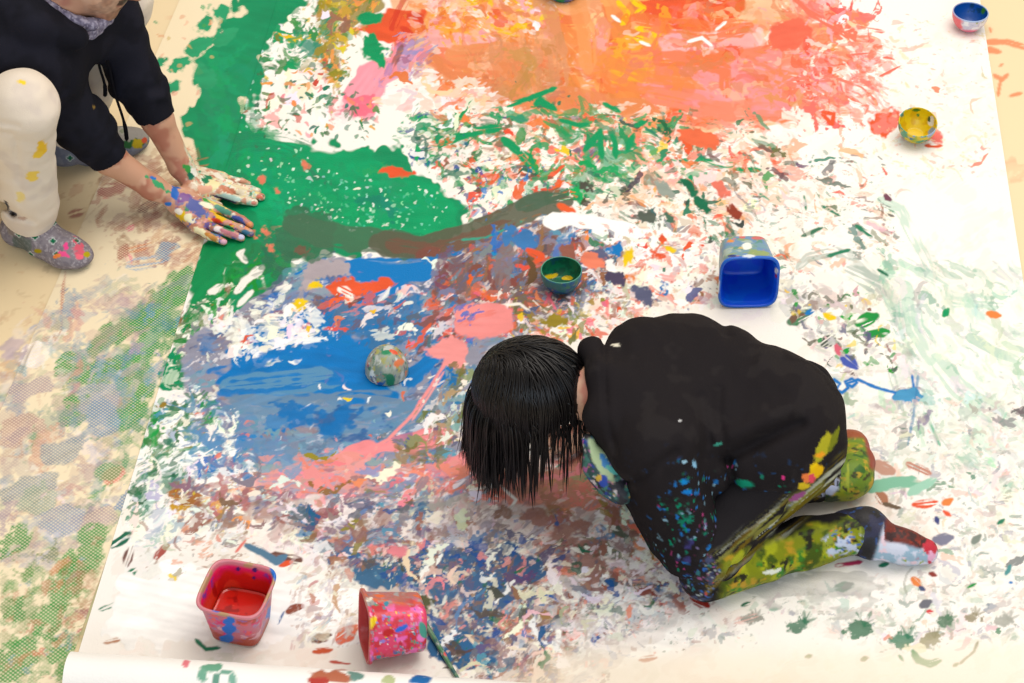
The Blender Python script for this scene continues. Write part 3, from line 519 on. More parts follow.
# --- paint trodden onto the sheet and floor
SURF = SHE
RU = (168, 104, 92)
dabs([(104, 160), (190, 150), (216, 240), (196, 262), (120, 262), (96, 200)], [(RU, 3), ((186, 124, 104), 2), ((150, 100, 84), 2), ((214, 150, 110), 1.6)], 70, (6, 18), (3, 7), -35, 25, (.3, .7), on=SHE)
for c, pts, wd in [((176, 72, 78), [(102, 192), (116, 190), (124, 186)], 15), ((240, 100, 110), [(104, 198), (110, 198)], 5), ((220, 130, 80), [(128, 250), (150, 244)], 9), ((250, 120, 150), [(126, 254), (130, 264)], 8), ((250, 110, 150), [(128, 230), (134, 226)], 6), (BG, [(162, 256), (176, 248)], 20), ((150, 180, 210), [(130, 266), (160, 262)], 14), ((150, 110, 100), [(140, 210), (160, 200)], 9), ((176, 104, 96), [(72, 214), (84, 210)], 11), ((230, 110, 100), [(68, 318), (75, 314)], 6), (BG, [(62, 292), (68, 288)], 4), ((40, 150, 120), [(84, 268), (90, 265)], 4), ((30, 120, 70), [(128, 142), (140, 138)], 7), ((200, 120, 80), [(180, 168), (210, 160)], 9), ((230, 100, 80), [(188, 150), (196, 154)], 6), ((180, 110, 90), [(126, 246), (120, 258)], 10), ((200, 130, 110), [(50, 346), (60, 330), (64, 270)], 4)]: stroke(c, pts, wd, .45, .8, on=SHE)
for cx, cy, rx, ry in [(182, 279, 12, 7), (162, 295, 20, 8), (134, 322, 22, 9), (104, 342, 22, 10), (150, 310, 22, 7), (170, 300, 16, 10), (90, 375, 14, 8), (74, 412, 16, 12), (104, 376, 18, 10), (134, 380, 20, 16), (70, 366, 16, 10), (126, 414, 18, 12), (140, 350, 24, 10), (164, 326, 18, 12), (96, 408, 12, 8)]: blob((30, 152, 66), ell(cx, cy, rx * 1.15, ry * 1.15, -38), 7, 9, .78, -40, 2, 11, .95, on=SHE)
dabs([(188, 270), (196, 290), (150, 400), (124, 500), (110, 545), (90, 520), (120, 400), (60, 420), (60, 380), (130, 310)], [((40, 150, 76), 4), (BG, 2), ((120, 160, 130), 2), (GY, 1)], 150, (6, 22), (2, 6), -42, 16, (.3, .8), on=SHE)
dabs([(20, 330), (130, 270), (150, 300), (120, 420), (110, 520), (60, 560), (0, 560), (0, 380)], [(BG2, 3), ((190, 150, 150), 3), ((170, 150, 160), 2), ((110, 160, 130), 2), ((214, 160, 140), 1), (WH, 1), ((90, 140, 180), 1)], 230, (6, 22), (3, 9), -25, 35, (.25, .65), on=SHE)
for c, cx, cy, rx, ry in [((132, 146, 160), 62, 452, 26, 14), ((140, 150, 156), 30, 486, 30, 10), ((150, 160, 180), 100, 400, 20, 16), ((120, 150, 180), 104, 420, 14, 20), ((190, 150, 140), 20, 430, 26, 14), ((150, 170, 150), 40, 500, 20, 14), ((236, 130, 120), 112, 478, 10, 8), ((70, 150, 90), 108, 470, 12, 8), ((190, 166, 160), 96, 520, 20, 12), ((150, 160, 180), 60, 520, 24, 14), ((250, 240, 236), 34, 358, 10, 10), ((190, 170, 180), 16, 350, 16, 10), ((170, 150, 160), 30, 390, 20, 9)]: blob(c, ell(cx, cy, rx, ry, -25), 7, 12, .75, -30, 1.6, 14, .75, on=SHE)
for cx, cy, rx, ry in [(44, 620, 20, 13), (12, 660, 26, 16), (60, 650, 16, 10), (66, 590, 16, 14), (90, 560, 16, 8), (16, 610, 12, 9), (92, 536, 14, 9), (74, 568, 12, 14), (14, 540, 18, 10)]: blob((56, 150, 66), ell(cx, cy, rx * 1.1, ry * 1.1, -35), 7, 9, .72, -40, 1.6, 10, .85, on=SHE)
dabs([(0, 560), (100, 540), (96, 600), (60, 683), (0, 683)], [((64, 150, 70), 4), ((110, 140, 80), 2), ((200, 140, 110), 1.6), (BG2, .7)], 90, (5, 16), (2, 6), -40, 20, (.4, .8), on=SHE)
dabs([(60, 560), (100, 560), (96, 640), (70, 640)], [((170, 130, 100), 2), ((200, 110, 90), 1)], 16, (5, 12), (2, 5), -40, 20, (.4, .7), on=SHE)
# orange drips on the bare floor at the right, specks at the left
for pts, wd in [([(987, 42), (1006, 42), (1030, 48)], 6), ([(986, 50), (1000, 52)], 7), ([(994, 75), (1002, 80), (1008, 74)], 5), ([(1000, 66), (1003, 64)], 3), ([(1010, 96), (1022, 93)], 4), ([(1000, 82), (998, 96)], 4), ([(990, 28), (991, 32)], 3)]: stroke((240, 134, 84), pts, wd, .15, .85, on=[floor_s])
blob((246, 190, 150), ell(1010, 170, 16, 10), 6, 10, .5, alpha=.5, on=[floor_s])
dabs([(120, 40), (200, 0), (240, 20), (190, 130), (150, 110)], [(60, 160, 110), (240, 170, 140), (220, 180, 120)], 26, (1.5, 4), (1, 2.2), 0, 60, (.5, .9), on=SHE)
dabs([(0, 190), (100, 180), (100, 300), (0, 340)], [(206, 160, 120), (190, 150, 120)], 18, (5, 14), (2, 5), -15, 20, (.2, .45), on=SHE)
def grid_quads(ny, nx):
    i = np.arange(ny - 1)[:, None] * nx + np.arange(nx - 1)[None]
    return np.stack([i, i + 1, i + nx + 1, i + nx], -1).reshape(-1, 4)
def surface_mesh(s, name, zfun=None):
    P = s.P.copy()
    if zfun is not None: P[..., 2] += zfun(s)
    ny, nx = s.U.shape
    return mesh_np(name, P.reshape(-1, 3), grid_quads(ny, nx), s.rgb.reshape(-1, 3), s.a.reshape(-1))

# sheet: paint only catches the raised dots of the weave
def dotted(m, nt, b, src):
    N = nt.nodes; L = nt.links
    tc = N.new('ShaderNodeTexCoord'); mp = N.new('ShaderNodeMapping'); mp.inputs['Rotation'].default_value[2] = math.radians(38)
    L.new(tc.outputs['Object'], mp.inputs['Vector'])
    sx = N.new('ShaderNodeSeparateXYZ'); L.new(mp.outputs['Vector'], sx.inputs[0])
    def sine(o):
        k = N.new('ShaderNodeMath'); k.operation = 'MULTIPLY'; k.inputs[1].default_value = 2 * math.pi / .0062; L.new(o, k.inputs[0])
        q = N.new('ShaderNodeMath'); q.operation = 'SINE'; L.new(k.outputs[0], q.inputs[0]); return q.outputs[0]
    ad = N.new('ShaderNodeMath'); ad.operation = 'ADD'; L.new(sine(sx.outputs[0]), ad.inputs[0]); L.new(sine(sx.outputs[1]), ad.inputs[1])
    mr = N.new('ShaderNodeMapRange'); mr.inputs['From Min'].default_value = -1.1; mr.inputs['From Max'].default_value = .3
    mr.inputs['To Min'].default_value = .42
    L.new(ad.outputs[0], mr.inputs['Value'])
    mu = N.new('ShaderNodeMath'); mu.operation = 'MULTIPLY'; mu.use_clamp = True
    sc = N.new('ShaderNodeMath'); sc.operation = 'MULTIPLY'; sc.inputs[1].default_value = 1.5; sc.use_clamp = True
    L.new(src.outputs['Alpha'], sc.inputs[0]); L.new(mr.outputs['Result'], mu.inputs[0]); L.new(sc.outputs[0], mu.inputs[1])
    th = N.new('ShaderNodeMapRange'); th.inputs['From Min'].default_value = 1.02; th.inputs['From Max'].default_value = 1.3; L.new(src.outputs['Alpha'], th.inputs['Value'])
    mxm = N.new('ShaderNodeMath'); mxm.operation = 'MAXIMUM'; L.new(mu.outputs[0], mxm.inputs[0]); L.new(th.outputs['Result'], mxm.inputs[1]); mu = mxm
    inv = N.new('ShaderNodeMath'); inv.operation = 'SUBTRACT'; inv.inputs[0].default_value = 1; L.new(sc.outputs[0], inv.inputs[1])
    ad2 = N.new('ShaderNodeMath'); ad2.operation = 'ADD'; ad2.use_clamp = True; L.new(mu.outputs[0], ad2.inputs[0]); L.new(inv.outputs[0], ad2.inputs[1])
    mx = N.new('ShaderNodeMix'); mx.data_type = 'RGBA'
    mx.inputs['A'].default_value = (*col((246, 229, 194)), 1)
    L.new(ad2.outputs[0], mx.inputs['Factor']); L.new(src.outputs['Color'], mx.inputs['B']); L.new(mx.outputs['Result'], b.inputs['Base Color'])
M_paper = mat('painted_paper', .85, .3, 260, .14, rough_paint=.42)
M_sheet = mat('woven_sheet', .75, .15, 120, .25, extra=dotted)
M_floor = mat('beige_floor', .7, .1, 60, .25)

fl = link('floor', surface_mesh(floor_s, 'floor'), M_floor); tag(fl, kind='structure')
def sheet_z(s):
    X, Y = np.meshgrid(s.xs, s.ys)
    lift = (.0007 * f2(X * 1000, Y * 1000, 90, 160, 20, 5) + .0007)
    crease = .011 * np.exp(-((X + .985 - .016) / .007) ** 2) * np.exp(-((Y + .17) / .05) ** 2)
    return (np.clip(lift, 0, None) + crease) * sstep(-.70, -.78, X)
sh = link('protective_sheet', surface_mesh(sheet, 'protective_sheet', sheet_z), M_sheet)
tag(sh, 'beige dotted floor protection sheet smeared with green and grey paint left of the white paper', 'floor sheet')
def paper_z(s):
    X, Y = np.meshgrid(s.xs, s.ys)
    return .0016 * (1 + f2(X * 1000, Y * 1000, 240, 420, 10, 9, 2)) * .5
pa = link('painted_paper', surface_mesh(paper, 'painted_paper', paper_z), M_paper)
tag(pa, 'wide white sheet of paper on the floor, covered with green, orange, blue and pink paint', 'paper')
# the rest of the paper, still rolled up at the near end
def paper_roll():
    n = 60; turns = 3.2; Y0 = -.990
    th = np.linspace(0, 2 * math.pi * turns, int(n * turns)); r = .046 - .0042 * th / (2 * math.pi)
    # leaves the floor at its underside and winds over the near side
    py = Y0 - r * np.sin(th) ; pz = .003 + .046 - r * np.cos(th)
    xs = arange2(-.708, 1.114, .004)
    c, s_ = math.cos(ROT), math.sin(ROT)
    X, T = np.meshgrid(xs, np.arange(len(th)))
    Yl = py[T] ; Z = pz[T] + .0008 * np.sin(X * 40)
    V = np.stack([c * X - s_ * Yl, s_ * X + c * Yl, Z], -1)
    rgb = np.empty(V.shape, np.float32); rgb[:] = col((250, 247, 242))
    Vf = V.reshape(-1, 3); u, v = project(Vf); rgbf = rgb.reshape(-1, 3)
    outer = (T.reshape(-1) < n)
    for k, (cx, cy, rx, ry, cc) in enumerate([(186, 664, 4, 4, (236, 130, 140)), (212, 668, 12, 4, (110, 170, 140)), (203, 676, 5, 8, (120, 176, 150)), (216, 680, 4, 9, (110, 160, 140)), (233, 680, 4, 6, (130, 180, 160)), (224, 672, 9, 3, (120, 170, 150)), (330, 676, 24, 6, (190, 110, 80)), (318, 681, 10, 5, (190, 60, 50)), (356, 676, 8, 5, (110, 150, 140)), (420, 680, 10, 6, (30, 110, 180)), (390, 681, 7, 6, (190, 200, 150))]):
        d = np.sqrt(((u - cx) / rx) ** 2 + ((v - cy) / ry) ** 2) + .5 * vnoise(Vf, .012, k)
        m = (sstep(1.1, .8, d) * outer)[:, None]; rgbf[:] = rgbf * (1 - m) + col(cc) * m
    return mesh_np('paper_roll', Vf, grid_quads(*X.shape), rgbf)
ro = link('paper_roll', paper_roll(), M_paper, pa)

# the far walls of the room, beyond the top of the photograph
M_wall = mat('plain_wall', .8, .05, 30, .2, colour=(236, 228, 212)); M_base = mat('skirting', .5, 0, 30, .3, colour=(214, 196, 164))
def slab(name, lo, hi, m):
    V = [(x, y, z) for x in (lo[0], hi[0]) for y in (lo[1], hi[1]) for z in (lo[2], hi[2])]
    me = bpy.data.meshes.new(name); me.from_pydata(V, [], [(0, 1, 3, 2), (4, 6, 7, 5), (0, 4, 5, 1), (2, 3, 7, 6), (0, 2, 6, 4), (1, 5, 7, 3)])
    return tag(link(name, me, m), kind='structure')
slab('wall_back', (-6, 6, 0), (6, 6.12, 3.4), M_wall); slab('wall_left', (-6.12, -5, 0), (-6, 6.12, 3.4), M_wall)
slab('baseboard_back', (-6, 5.985, 0), (6, 6, .09), M_base); slab('baseboard_left', (-6, -5, 0), (-5.985, 6, .09), M_base)
# ------------------------------------------------------------------ signed-distance modelling (one continuous skin per mesh)
def cone(a, b, ra, rb=None, k=.03):
    a = np.asarray(a, float); b = np.asarray(b, float); rb = ra if rb is None else rb
    return ('c', a, b, ra, rb, k, (a + b) / 2, np.linalg.norm(b - a) / 2 + max(ra, rb))
def ellip(c, rad, ax=None, k=.03):
    """ellipsoid; ax = (x axis, rough z axis)"""
    c = np.asarray(c, float); rad = np.asarray(rad, float)
    if ax is None: M = np.eye(3)
    else:
        x = np.asarray(ax[0], float); x = x / np.linalg.norm(x); y = np.cross(ax[1], x); y /= np.linalg.norm(y); M = np.stack([x, y, np.cross(x, y)])
    return ('e', c, M, rad, None, k, c, rad.max())
def chain(pts, rs, k=.03):
    return [cone(pts[i], pts[i + 1], rs[i], rs[i + 1], k) for i in range(len(pts) - 1)]
def pd(p, P):
    if p[0] == 'c':
        _, a, b, ra, rb = p[:5]; e = b - a; l = max(e @ e, 1e-9)
        t = np.clip(((P - a) @ e) / l, 0, 1)
        return np.linalg.norm(P - a - t[:, None] * e, axis=1) - (ra + (rb - ra) * t)
    _, c, M, rad = p[:4]
    q = (P - c) @ M.T
    k0 = np.linalg.norm(q / rad, axis=1); k1 = np.linalg.norm(q / rad ** 2, axis=1)
    return np.where(k0 < 1e-6, -rad.min(), k0 * (k0 - 1) / np.maximum(k1, 1e-9))
def sdf(prims, P):
    d = None
    for p in prims:
        e = pd(p, P)
        if d is None: d = e; continue
        k = p[5]; h = np.clip(.5 + .5 * (d - e) / k, 0, 1)
        d = d * (1 - h) + e * h - k * h * (1 - h)
    return d
def sdf_mesh(prims, h, post=None, pad=.02, B=14):
    """surface nets over the blocks the skin passes through"""
    lo = np.min([p[6] - p[7] for p in prims], 0) - pad; hi = np.max([p[6] + p[7] for p in prims], 0) + pad
    nb = np.ceil((hi - lo) / (h * B)).astype(int); Bw = B * h
    ci = np.stack(np.meshgrid(*[np.arange(n) for n in nb], indexing='ij'), -1).reshape(-1, 3)
    cen = lo + (ci + .5) * Bw
    rad = Bw * .87 + 2 * h
    D = np.stack([pd(p, cen) for p in prims]); dm = D.min(0)
    live = np.where((dm < rad * 1.25 + .03) & (dm > -rad * 1.6 - .06))[0]
    S = 1 << 12
    gk = []; gv = []; quads = []
    ax = np.arange(-1, B + 1); off = np.stack(np.meshgrid(ax, ax, ax, indexing='ij'), -1); m = B + 2
    for b in live:
        act = [p for p, dd in zip(prims, D[:, b]) if dd < dm[b] + 2 * rad + .06 and dd < 2 * rad + .09]
        if not act: continue
        idx = off + ci[b] * B
        P = (lo + idx * h).reshape(-1, 3)
        d = sdf(act, P)
        if post: d = post(P, d)
        d = d.reshape(m, m, m)
        if d.min() > 0 or d.max() < 0: continue
        s = d < 0
        c8 = [(i, j, k) for i in (0, 1) for j in (0, 1) for k in (0, 1)]
        sl = lambda a, i, j, k: a[i:m - 1 + i, j:m - 1 + j, k:m - 1 + k]
        cnt = sum(sl(s, *o).astype(np.int8) for o in c8)
        cell = (cnt > 0) & (cnt < 8)
        if not cell.any(): continue
        acc = np.zeros((m - 1,) * 3 + (3,)); nn = np.zeros((m - 1,) * 3)
        for (a0, a1) in [(p, q) for p in c8 for q in c8 if p < q and sum(abs(x - y) for x, y in zip(p, q)) == 1]:
            d0 = sl(d, *a0); d1 = sl(d, *a1); cr = (d0 < 0) != (d1 < 0)
            t = np.where(cr, d0 / np.where(cr, d0 - d1, 1), 0)
            for x in range(3): acc[..., x] += np.where(cr, a0[x] + (a1[x] - a0[x]) * t, 0)
            nn += cr
        w = np.argwhere(cell)
        loc = acc[cell] / nn[cell][:, None]
        gid = w + ci[b] * B      # cell index + 1 offset
        key = (gid[:, 0] * S + gid[:, 1]) * S + gid[:, 2]
        gk.append(key); gv.append(lo + (gid - 1 + loc) * h)
        base = ci[b] * B
        for x in range(3):
            y, z = (x + 1) % 3, (x + 2) % 3
            s0 = s[1:-1, 1:-1, 1:-1]; r = [slice(1, -1)] * 3; r[x] = slice(2, None); s1 = s[tuple(r)]
            for flip in (0, 1):
                e = np.argwhere((s0 & ~s1) if not flip else (~s0 & s1)) + 1
                if not len(e): continue
                g = e + base; ey = np.eye(3, dtype=int)[y]; ez = np.eye(3, dtype=int)[z]
                q = [g - ey - ez, g - ez, g, g - ey]
                if flip: q = q[::-1]
                quads.append(np.stack([(c[:, 0] * S + c[:, 1]) * S + c[:, 2] for c in q], 1))
    K = np.concatenate(gk); Vv = np.concatenate(gv); Q = np.concatenate(quads)
    uk, ui = np.unique(K, return_index=True)
    Vv = Vv[ui]; F_ = np.searchsorted(uk, Q); F_ = np.clip(F_, 0, len(uk) - 1)
    ok = (uk[F_] == Q).all(1)
    return Vv, F_[ok]
def smooth_np(V, Q, it=2, lam=.5):
    n = len(V)
    for _ in range(it):
        acc = np.zeros_like(V); cnt = np.zeros(n)
        for a, b in ((0, 1), (1, 2), (2, 3), (3, 0)):
            np.add.at(acc, Q[:, a], V[Q[:, b]]); np.add.at(acc, Q[:, b], V[Q[:, a]])
            np.add.at(cnt, Q[:, a], 1); np.add.at(cnt, Q[:, b], 1)
        V = V + lam * (acc / np.maximum(cnt, 1)[:, None] - V)
    return V
def skin(name, prims, h, mat_, colour, parent=None, post=None, it=1, origin=None):
    """build a mesh from primitives, colour its vertices with colour(P), parent it"""
    V, Q = sdf_mesh(prims, h, post)
    if it: V = smooth_np(V, Q, it)
    r = colour(V)
    a = None
    if isinstance(r, tuple): r, a = r
    if parent is not None: V = V - np.array(parent.location)
    me = mesh_np(name, V, Q, r, a)
    return link(name, me, mat_, parent)
class Paint3:
    """vertex colours built up in layers"""
    def __init__(s, P, base):
        s.P = P; s.rgb = np.empty((len(P), 3)); s.rgb[:] = col(base); s.a = np.zeros(len(P)); s.u, s.v = project(P)
    def lay(s, m, c, thick=1):
        m = np.clip(m, 0, 1); s.rgb = s.rgb * (1 - m[:, None]) + col(c) * m[:, None]; s.a = np.maximum(s.a, m * thick); return s
    def spots(s, c, size, cover, seed, mask=None, soft=.1, stretch=None):
        P = s.P if stretch is None else s.P * np.asarray(stretch)
        f = fbm(P, size, seed, 3); t = .48 * 4.91 * ((1 - cover) ** .14 - cover ** .14)
        m = sstep(t - soft, t + soft, f)
        return s.lay(m if mask is None else m * mask, c)
    def near(s, u, v, ru, rv, ang=0, rag=.35, seed=0, size=.02):
        """mask of an ellipse placed where the photograph shows the mark"""
        a = math.radians(ang); x = s.u - u; y = s.v - v
        d = np.hypot((x * math.cos(a) + y * math.sin(a)) / ru, (-x * math.sin(a) + y * math.cos(a)) / rv)
        if rag: d = d + rag * fbm(s.P, size, seed, 2)
        return sstep(1.12, .88, d)

# ------------------------------------------------------------------ tubs and bowls
def loft(prof, sides=112, p=2.0, step=.0022):
    """profile (r, z) swept round a superellipse of power p"""
    pr = [prof[0]]
    for a, b in zip(prof[:-1], prof[1:]):
        n = max(1, int(math.hypot(b[0] - a[0], b[1] - a[1]) / step))
        pr += [(a[0] + (b[0] - a[0]) * t / n, a[1] + (b[1] - a[1]) * t / n) for t in range(1, n + 1)]
    pr = np.array(pr); th = np.linspace(0, 2 * math.pi, sides, False)
    k = (np.abs(np.cos(th)) ** p + np.abs(np.sin(th)) ** p) ** (-1 / p)
    X = pr[:, :1] * (k * np.cos(th)); Y = pr[:, :1] * (k * np.sin(th)); Z = np.repeat(pr[:, 1:], sides, 1)
    i = np.arange(len(pr) - 1)[:, None] * sides; j = np.arange(sides)[None]; j1 = (j + 1) % sides
    Q = np.stack([i + j, i + j1, i + sides + j1, i + sides + j], -1).reshape(-1, 4)
    seg = np.repeat(np.linspace(0, 1, len(pr)), sides)
    return np.stack([X, Y, Z], -1).reshape(-1, 3), Q, seg
def rotm(rx=0, ry=0, rz=0):
    from mathutils import Euler
    return np.array(Euler((math.radians(rx), math.radians(ry), math.radians(rz)), 'XYZ').to_matrix())
M_tub = mat('painted_plastic', .38, .25, 160, .45)
M_wet = mat('wet_paint', .16, .15, 60, .5)
PZ = .0054
def tub(label, u, v, w, wb, h, R, colour, paint=None, lift=0.0, sub=None):
    """square plastic tub: rim width w, base width wb, height h"""
    a, b = w / 2, wb / 2
    prof = [(.0005, 0), (b - .010, 0), (b - .004, .0015), (b, .006)]
    prof += [(b + (a - .006 - b) * t, .006 + (h - .018) * t) for t in np.linspace(.1, 1, 8)]
    prof += [(a - .005, h - .010), (a - .001, h - .008), (a, h - .004), (a - .0005, h - .001), (a - .003, h), (a - .0055, h - .0015), (a - .008, h - .012)]
    prof += [(b - .003 + (a - .009 - b + .003) * t, .008 + (h - .022) * t) for t in np.linspace(1, 0, 8)]
    prof += [(b - .008, .0045), (b - .014, .0035), (.0005, .003)]
    V, Q, seg = loft(prof, 128, 4.6)
    inner = seg > seg[np.argmax(V[:, 2])]
    W = V @ R.T
    loc = at(u, v, 0); z0 = PZ - W[:, 2].min() + lift
    loc = np.array([loc[0], loc[1], z0])
    t = thing('paint_tub', label, 'tub', loc, 'square plastic paint tubs')
    t.rotation_euler = Vector((0, 0, 0))
    pw = W + loc
    rgb = colour(Paint3(pw, (200, 90, 110)), V, inner)
    link('tub_body', mesh_np('tub_body', W, Q, rgb), M_tub, t)
    if paint:
        lev, cc = paint
        rr = b - .006 + (a - .009 - b + .003) * (lev - .008) / (h - .022)
        V2, Q2, _ = loft([(.0005, lev)] + [(rr * q, lev) for q in (.3, .6, .85, .97)] + [(rr + .0012, lev + .0022)], 96, 4.6)
        V2[:, 2] += .0012 * vnoise(V2, .03, 5)
        P2 = Paint3(V2 @ R.T + loc, cc); P2.spots((170, 16, 10), .03, .3, 3); P2.spots((244, 80, 50), .012, .08, 9)
        link('paint', mesh_np('paint', V2 @ R.T, Q2, P2.rgb), M_wet, t)
    return t
def red_tub(p, V, inner):
    out = ~inner
    p.lay(np.ones(len(V)), (206, 110, 128))
    for c, s_, cv, sd in [((170, 130, 170), .02, .25, 1), ((232, 40, 110), .02, .3, 2), ((190, 70, 60), .03, .2, 3), ((226, 170, 180), .014, .16, 4), ((150, 110, 180), .012, .12, 5), ((240, 90, 90), .012, .12, 7)]: p.spots(c, s_, cv, sd, out * 1.0)
    p.lay(out * sstep(.028, .012, V[:, 2] + .012 * vnoise(V, .03, 3)), (186, 70, 44))
    p.lay(inner * 1.0, (216, 30, 20)); p.spots((238, 60, 34), .04, .4, 21, inner * 1.0); p.spots((180, 16, 12), .03, .25, 22, inner * 1.0, stretch=(1, 1, .4))
    hi_ = inner * sstep(.078, .096, V[:, 2] + .012 * vnoise(V, .02, 8))
    p.lay(hi_, (236, 20, 100)); p.spots((130, 60, 160), .01, .16, 23, hi_)
    rim = sstep(.098, .104, V[:, 2]); p.lay(rim, (216, 130, 140)); p.spots((190, 150, 110), .02, .3, 31, rim)
    for q in [(275, 572, 4, 9, -20), (229, 621, 6, 4, 0), (230, 629, 6, 5, 0), (226, 639, 7, 5, 0), (218, 610, 6, 2, 8), (270, 612, 3, 8, 20)]: p.lay(p.near(*q, seed=int(q[0]), size=.012) * (out + rim > .2), (0, 112, 214))
    for q in [(238, 569, 2.4, 2), (255, 570, 3, 2.4), (254, 578, 2, 2)]: p.lay(p.near(*q) * inner, (70, 30, 110))
    return p.rgb
def pink_tub(p, V, inner):
    p.lay(np.ones(len(V)), (236, 70, 110))
    for c, s_, cv, sd in [((250, 110, 190), .022, .32, 1), ((214, 44, 60), .02, .25, 2), ((170, 150, 160), .016, .12, 3), ((244, 60, 70), .014, .15, 4), ((150, 130, 210), .010, .10, 5), ((70, 150, 170), .010, .10, 6), ((250, 160, 200), .009, .09, 7), ((250, 210, 20), .008, .035, 8), ((50, 170, 130), .010, .06, 9), ((60, 90, 190), .007, .05, 10), ((240, 236, 230), .006, .03, 12)]: p.spots(c, s_, cv, sd, stretch=(1, .8, 1))
    top = sstep(608, 597, p.v - (p.u - 395) * .0 + 5 * vnoise(p.P, .02, 2)); p.lay(top * .8, (178, 120, 106)); p.spots((240, 110, 50), .02, .35, 14, top, stretch=(.5, 1, 1)); p.spots((170, 166, 166), .014, .2, 15, top)
    p.lay(p.near(421, 638, 4, 4, rag=.1), (250, 130, 200)); p.lay(p.near(423, 630, 4, 9, -15), (70, 160, 140))
    p.lay(p.near(371, 624, 4, 9, 35), (250, 214, 10)); p.lay(p.near(368, 602, 7, 4), (170, 164, 164)); p.lay(p.near(370, 599, 3, 2, -30), (244, 236, 220)); p.lay(p.near(386, 604, 3, 3), (40, 150, 180)); p.lay(p.near(401, 629, 7, 2.4, -25), (40, 110, 220)); p.lay(p.near(388, 632, 7, 4, -20), (206, 20, 24))
    p.lay((V[:, 2] > .106) * .7, (206, 100, 70)); p.lay(inner * 1.0, (200, 60, 60))
    return p.rgb
def blue_tub(p, V, inner):
    p.lay(np.ones(len(V)), (118, 160, 176))
    for c, s_, cv, sd in [((150, 172, 110), .024, .3, 1), ((110, 150, 190), .02, .3, 2), ((170, 190, 180), .014, .2, 3), ((90, 150, 140), .014, .15, 4), ((220, 190, 120), .01, .06, 5), ((206, 130, 130), .010, .05, 6)]: p.spots(c, s_, cv, sd, ~inner * 1.0, stretch=(.6, 1, 1))
    p.lay(p.near(747, 246, 4, 3), (240, 244, 236)); p.lay(p.near(731, 241, 4, 1.6), (240, 150, 70)); p.lay(p.near(758, 238, 8, 1.5, 0), (214, 110, 110)); p.lay(p.near(742, 237, 3, 1.5), (214, 110, 110))
    rim = sstep(.095, .104, V[:, 2]) * 1.0
    p.lay(rim, (0, 104, 214)); p.lay(inner * 1.0, (8, 92, 250)); p.spots((0, 108, 250), .04, .4, 13, inner * 1.0)
    for q, c in [((718, 286, 1.6, 8), (244, 244, 246)), ((776, 271, 1.5, 3), (240, 240, 240)), ((776, 276, 1.2, 2), (200, 30, 80)), ((717, 292, 1, 6), (190, 60, 110)), ((749, 256, 6, 1.4), (226, 236, 244)), ((732, 256, 4, 1.2), (40, 50, 130))]: p.lay(p.near(*q, rag=.2), c)
    return p.rgb
tub('square plastic tub standing upright, filled with red paint, paint-smeared pink outside', 242, 628, .128, .094, .110, rotm(0, 0, -14), red_tub, (.046, (222, 34, 20)))
tub('pink and red splattered square tub lying on its side beside the red paint tub', 424, 641, .116, .090, .110, rotm(0, 0, 12) @ rotm(0, -83, 0) @ rotm(0, 0, 18), pink_tub)
tub('square tub with a bright blue inside lying on its side, open mouth to the front', 740.5, 274, .131, .104, .112, rotm(0, 0, 2) @ rotm(82.5, 0, 0), blue_tub)

def bowl(label, u, v, r, h, colour, R=None, over=False, lift=0.0, flat=.45, zb=None):
    """half of a plastic ball used as a paint bowl"""
    R = np.eye(3) if R is None else R
    ts = np.linspace(0, 1, 22)
    def prof(rr, hh, z0):
        a0 = math.asin(flat) ; out = []
        for t in ts:
            a = -math.pi / 2 + a0 + (math.pi / 2 - a0 + .06) * t
            out.append((rr * math.cos(a), z0 + hh * (math.sin(a) - math.sin(-math.pi / 2 + a0)) / (math.sin(.06) - math.sin(-math.pi / 2 + a0))))
        return out
    o = prof(r, h, 0); i = prof(r - .003, h - .004, .004)
    P_ = [(.0005, 0)] + o + [(o[-1][0] - .0008, h + .0012), (i[-1][0] + .0006, h + .0012)] + i[::-1] + [(.0005, .004)]
    V, Q, seg = loft(P_, 104, 2.0, .0018)
    inner = seg > seg[np.argmax(V[:, 2] + 1e-6 * seg)]
    if over: R = R @ rotm(180, 0, 0)
    W = V @ R.T
    l = at(u, v, 0); loc = np.array([l[0], l[1], (PZ if zb is None else zb) - W[:, 2].min() + lift])
    rgb = colour(Paint3(W + loc, (120, 120, 120)), V, inner)
    o_ = link('paint_bowl', mesh_np('paint_bowl', W, Q, rgb), M_tub)
    o_.location = loc
    return tag(o_, label, 'bowl', 'half-ball paint bowls')
def c_green(p, V, inner):
    p.lay(np.ones(len(V)), (40, 128, 140)); p.spots((10, 100, 170), .02, .3, 1); p.spots((60, 140, 120), .02, .3, 2); p.spots((130, 150, 130), .008, .12, 3)
    p.lay((V[:, 2] > .047) * .8, (80, 160, 130)); p.lay(inner * 1., (0, 96, 70)); p.spots((0, 120, 84), .02, .4, 4, inner * 1.); p.spots((0, 90, 110), .02, .15, 6, inner * 1.)
    p.lay(p.near(551, 276, 6, 2.2, -10, .5) * inner, YE); p.lay(p.near(567, 278, 4.5, 2, 0, .4) * inner, YE)
    return p.rgb
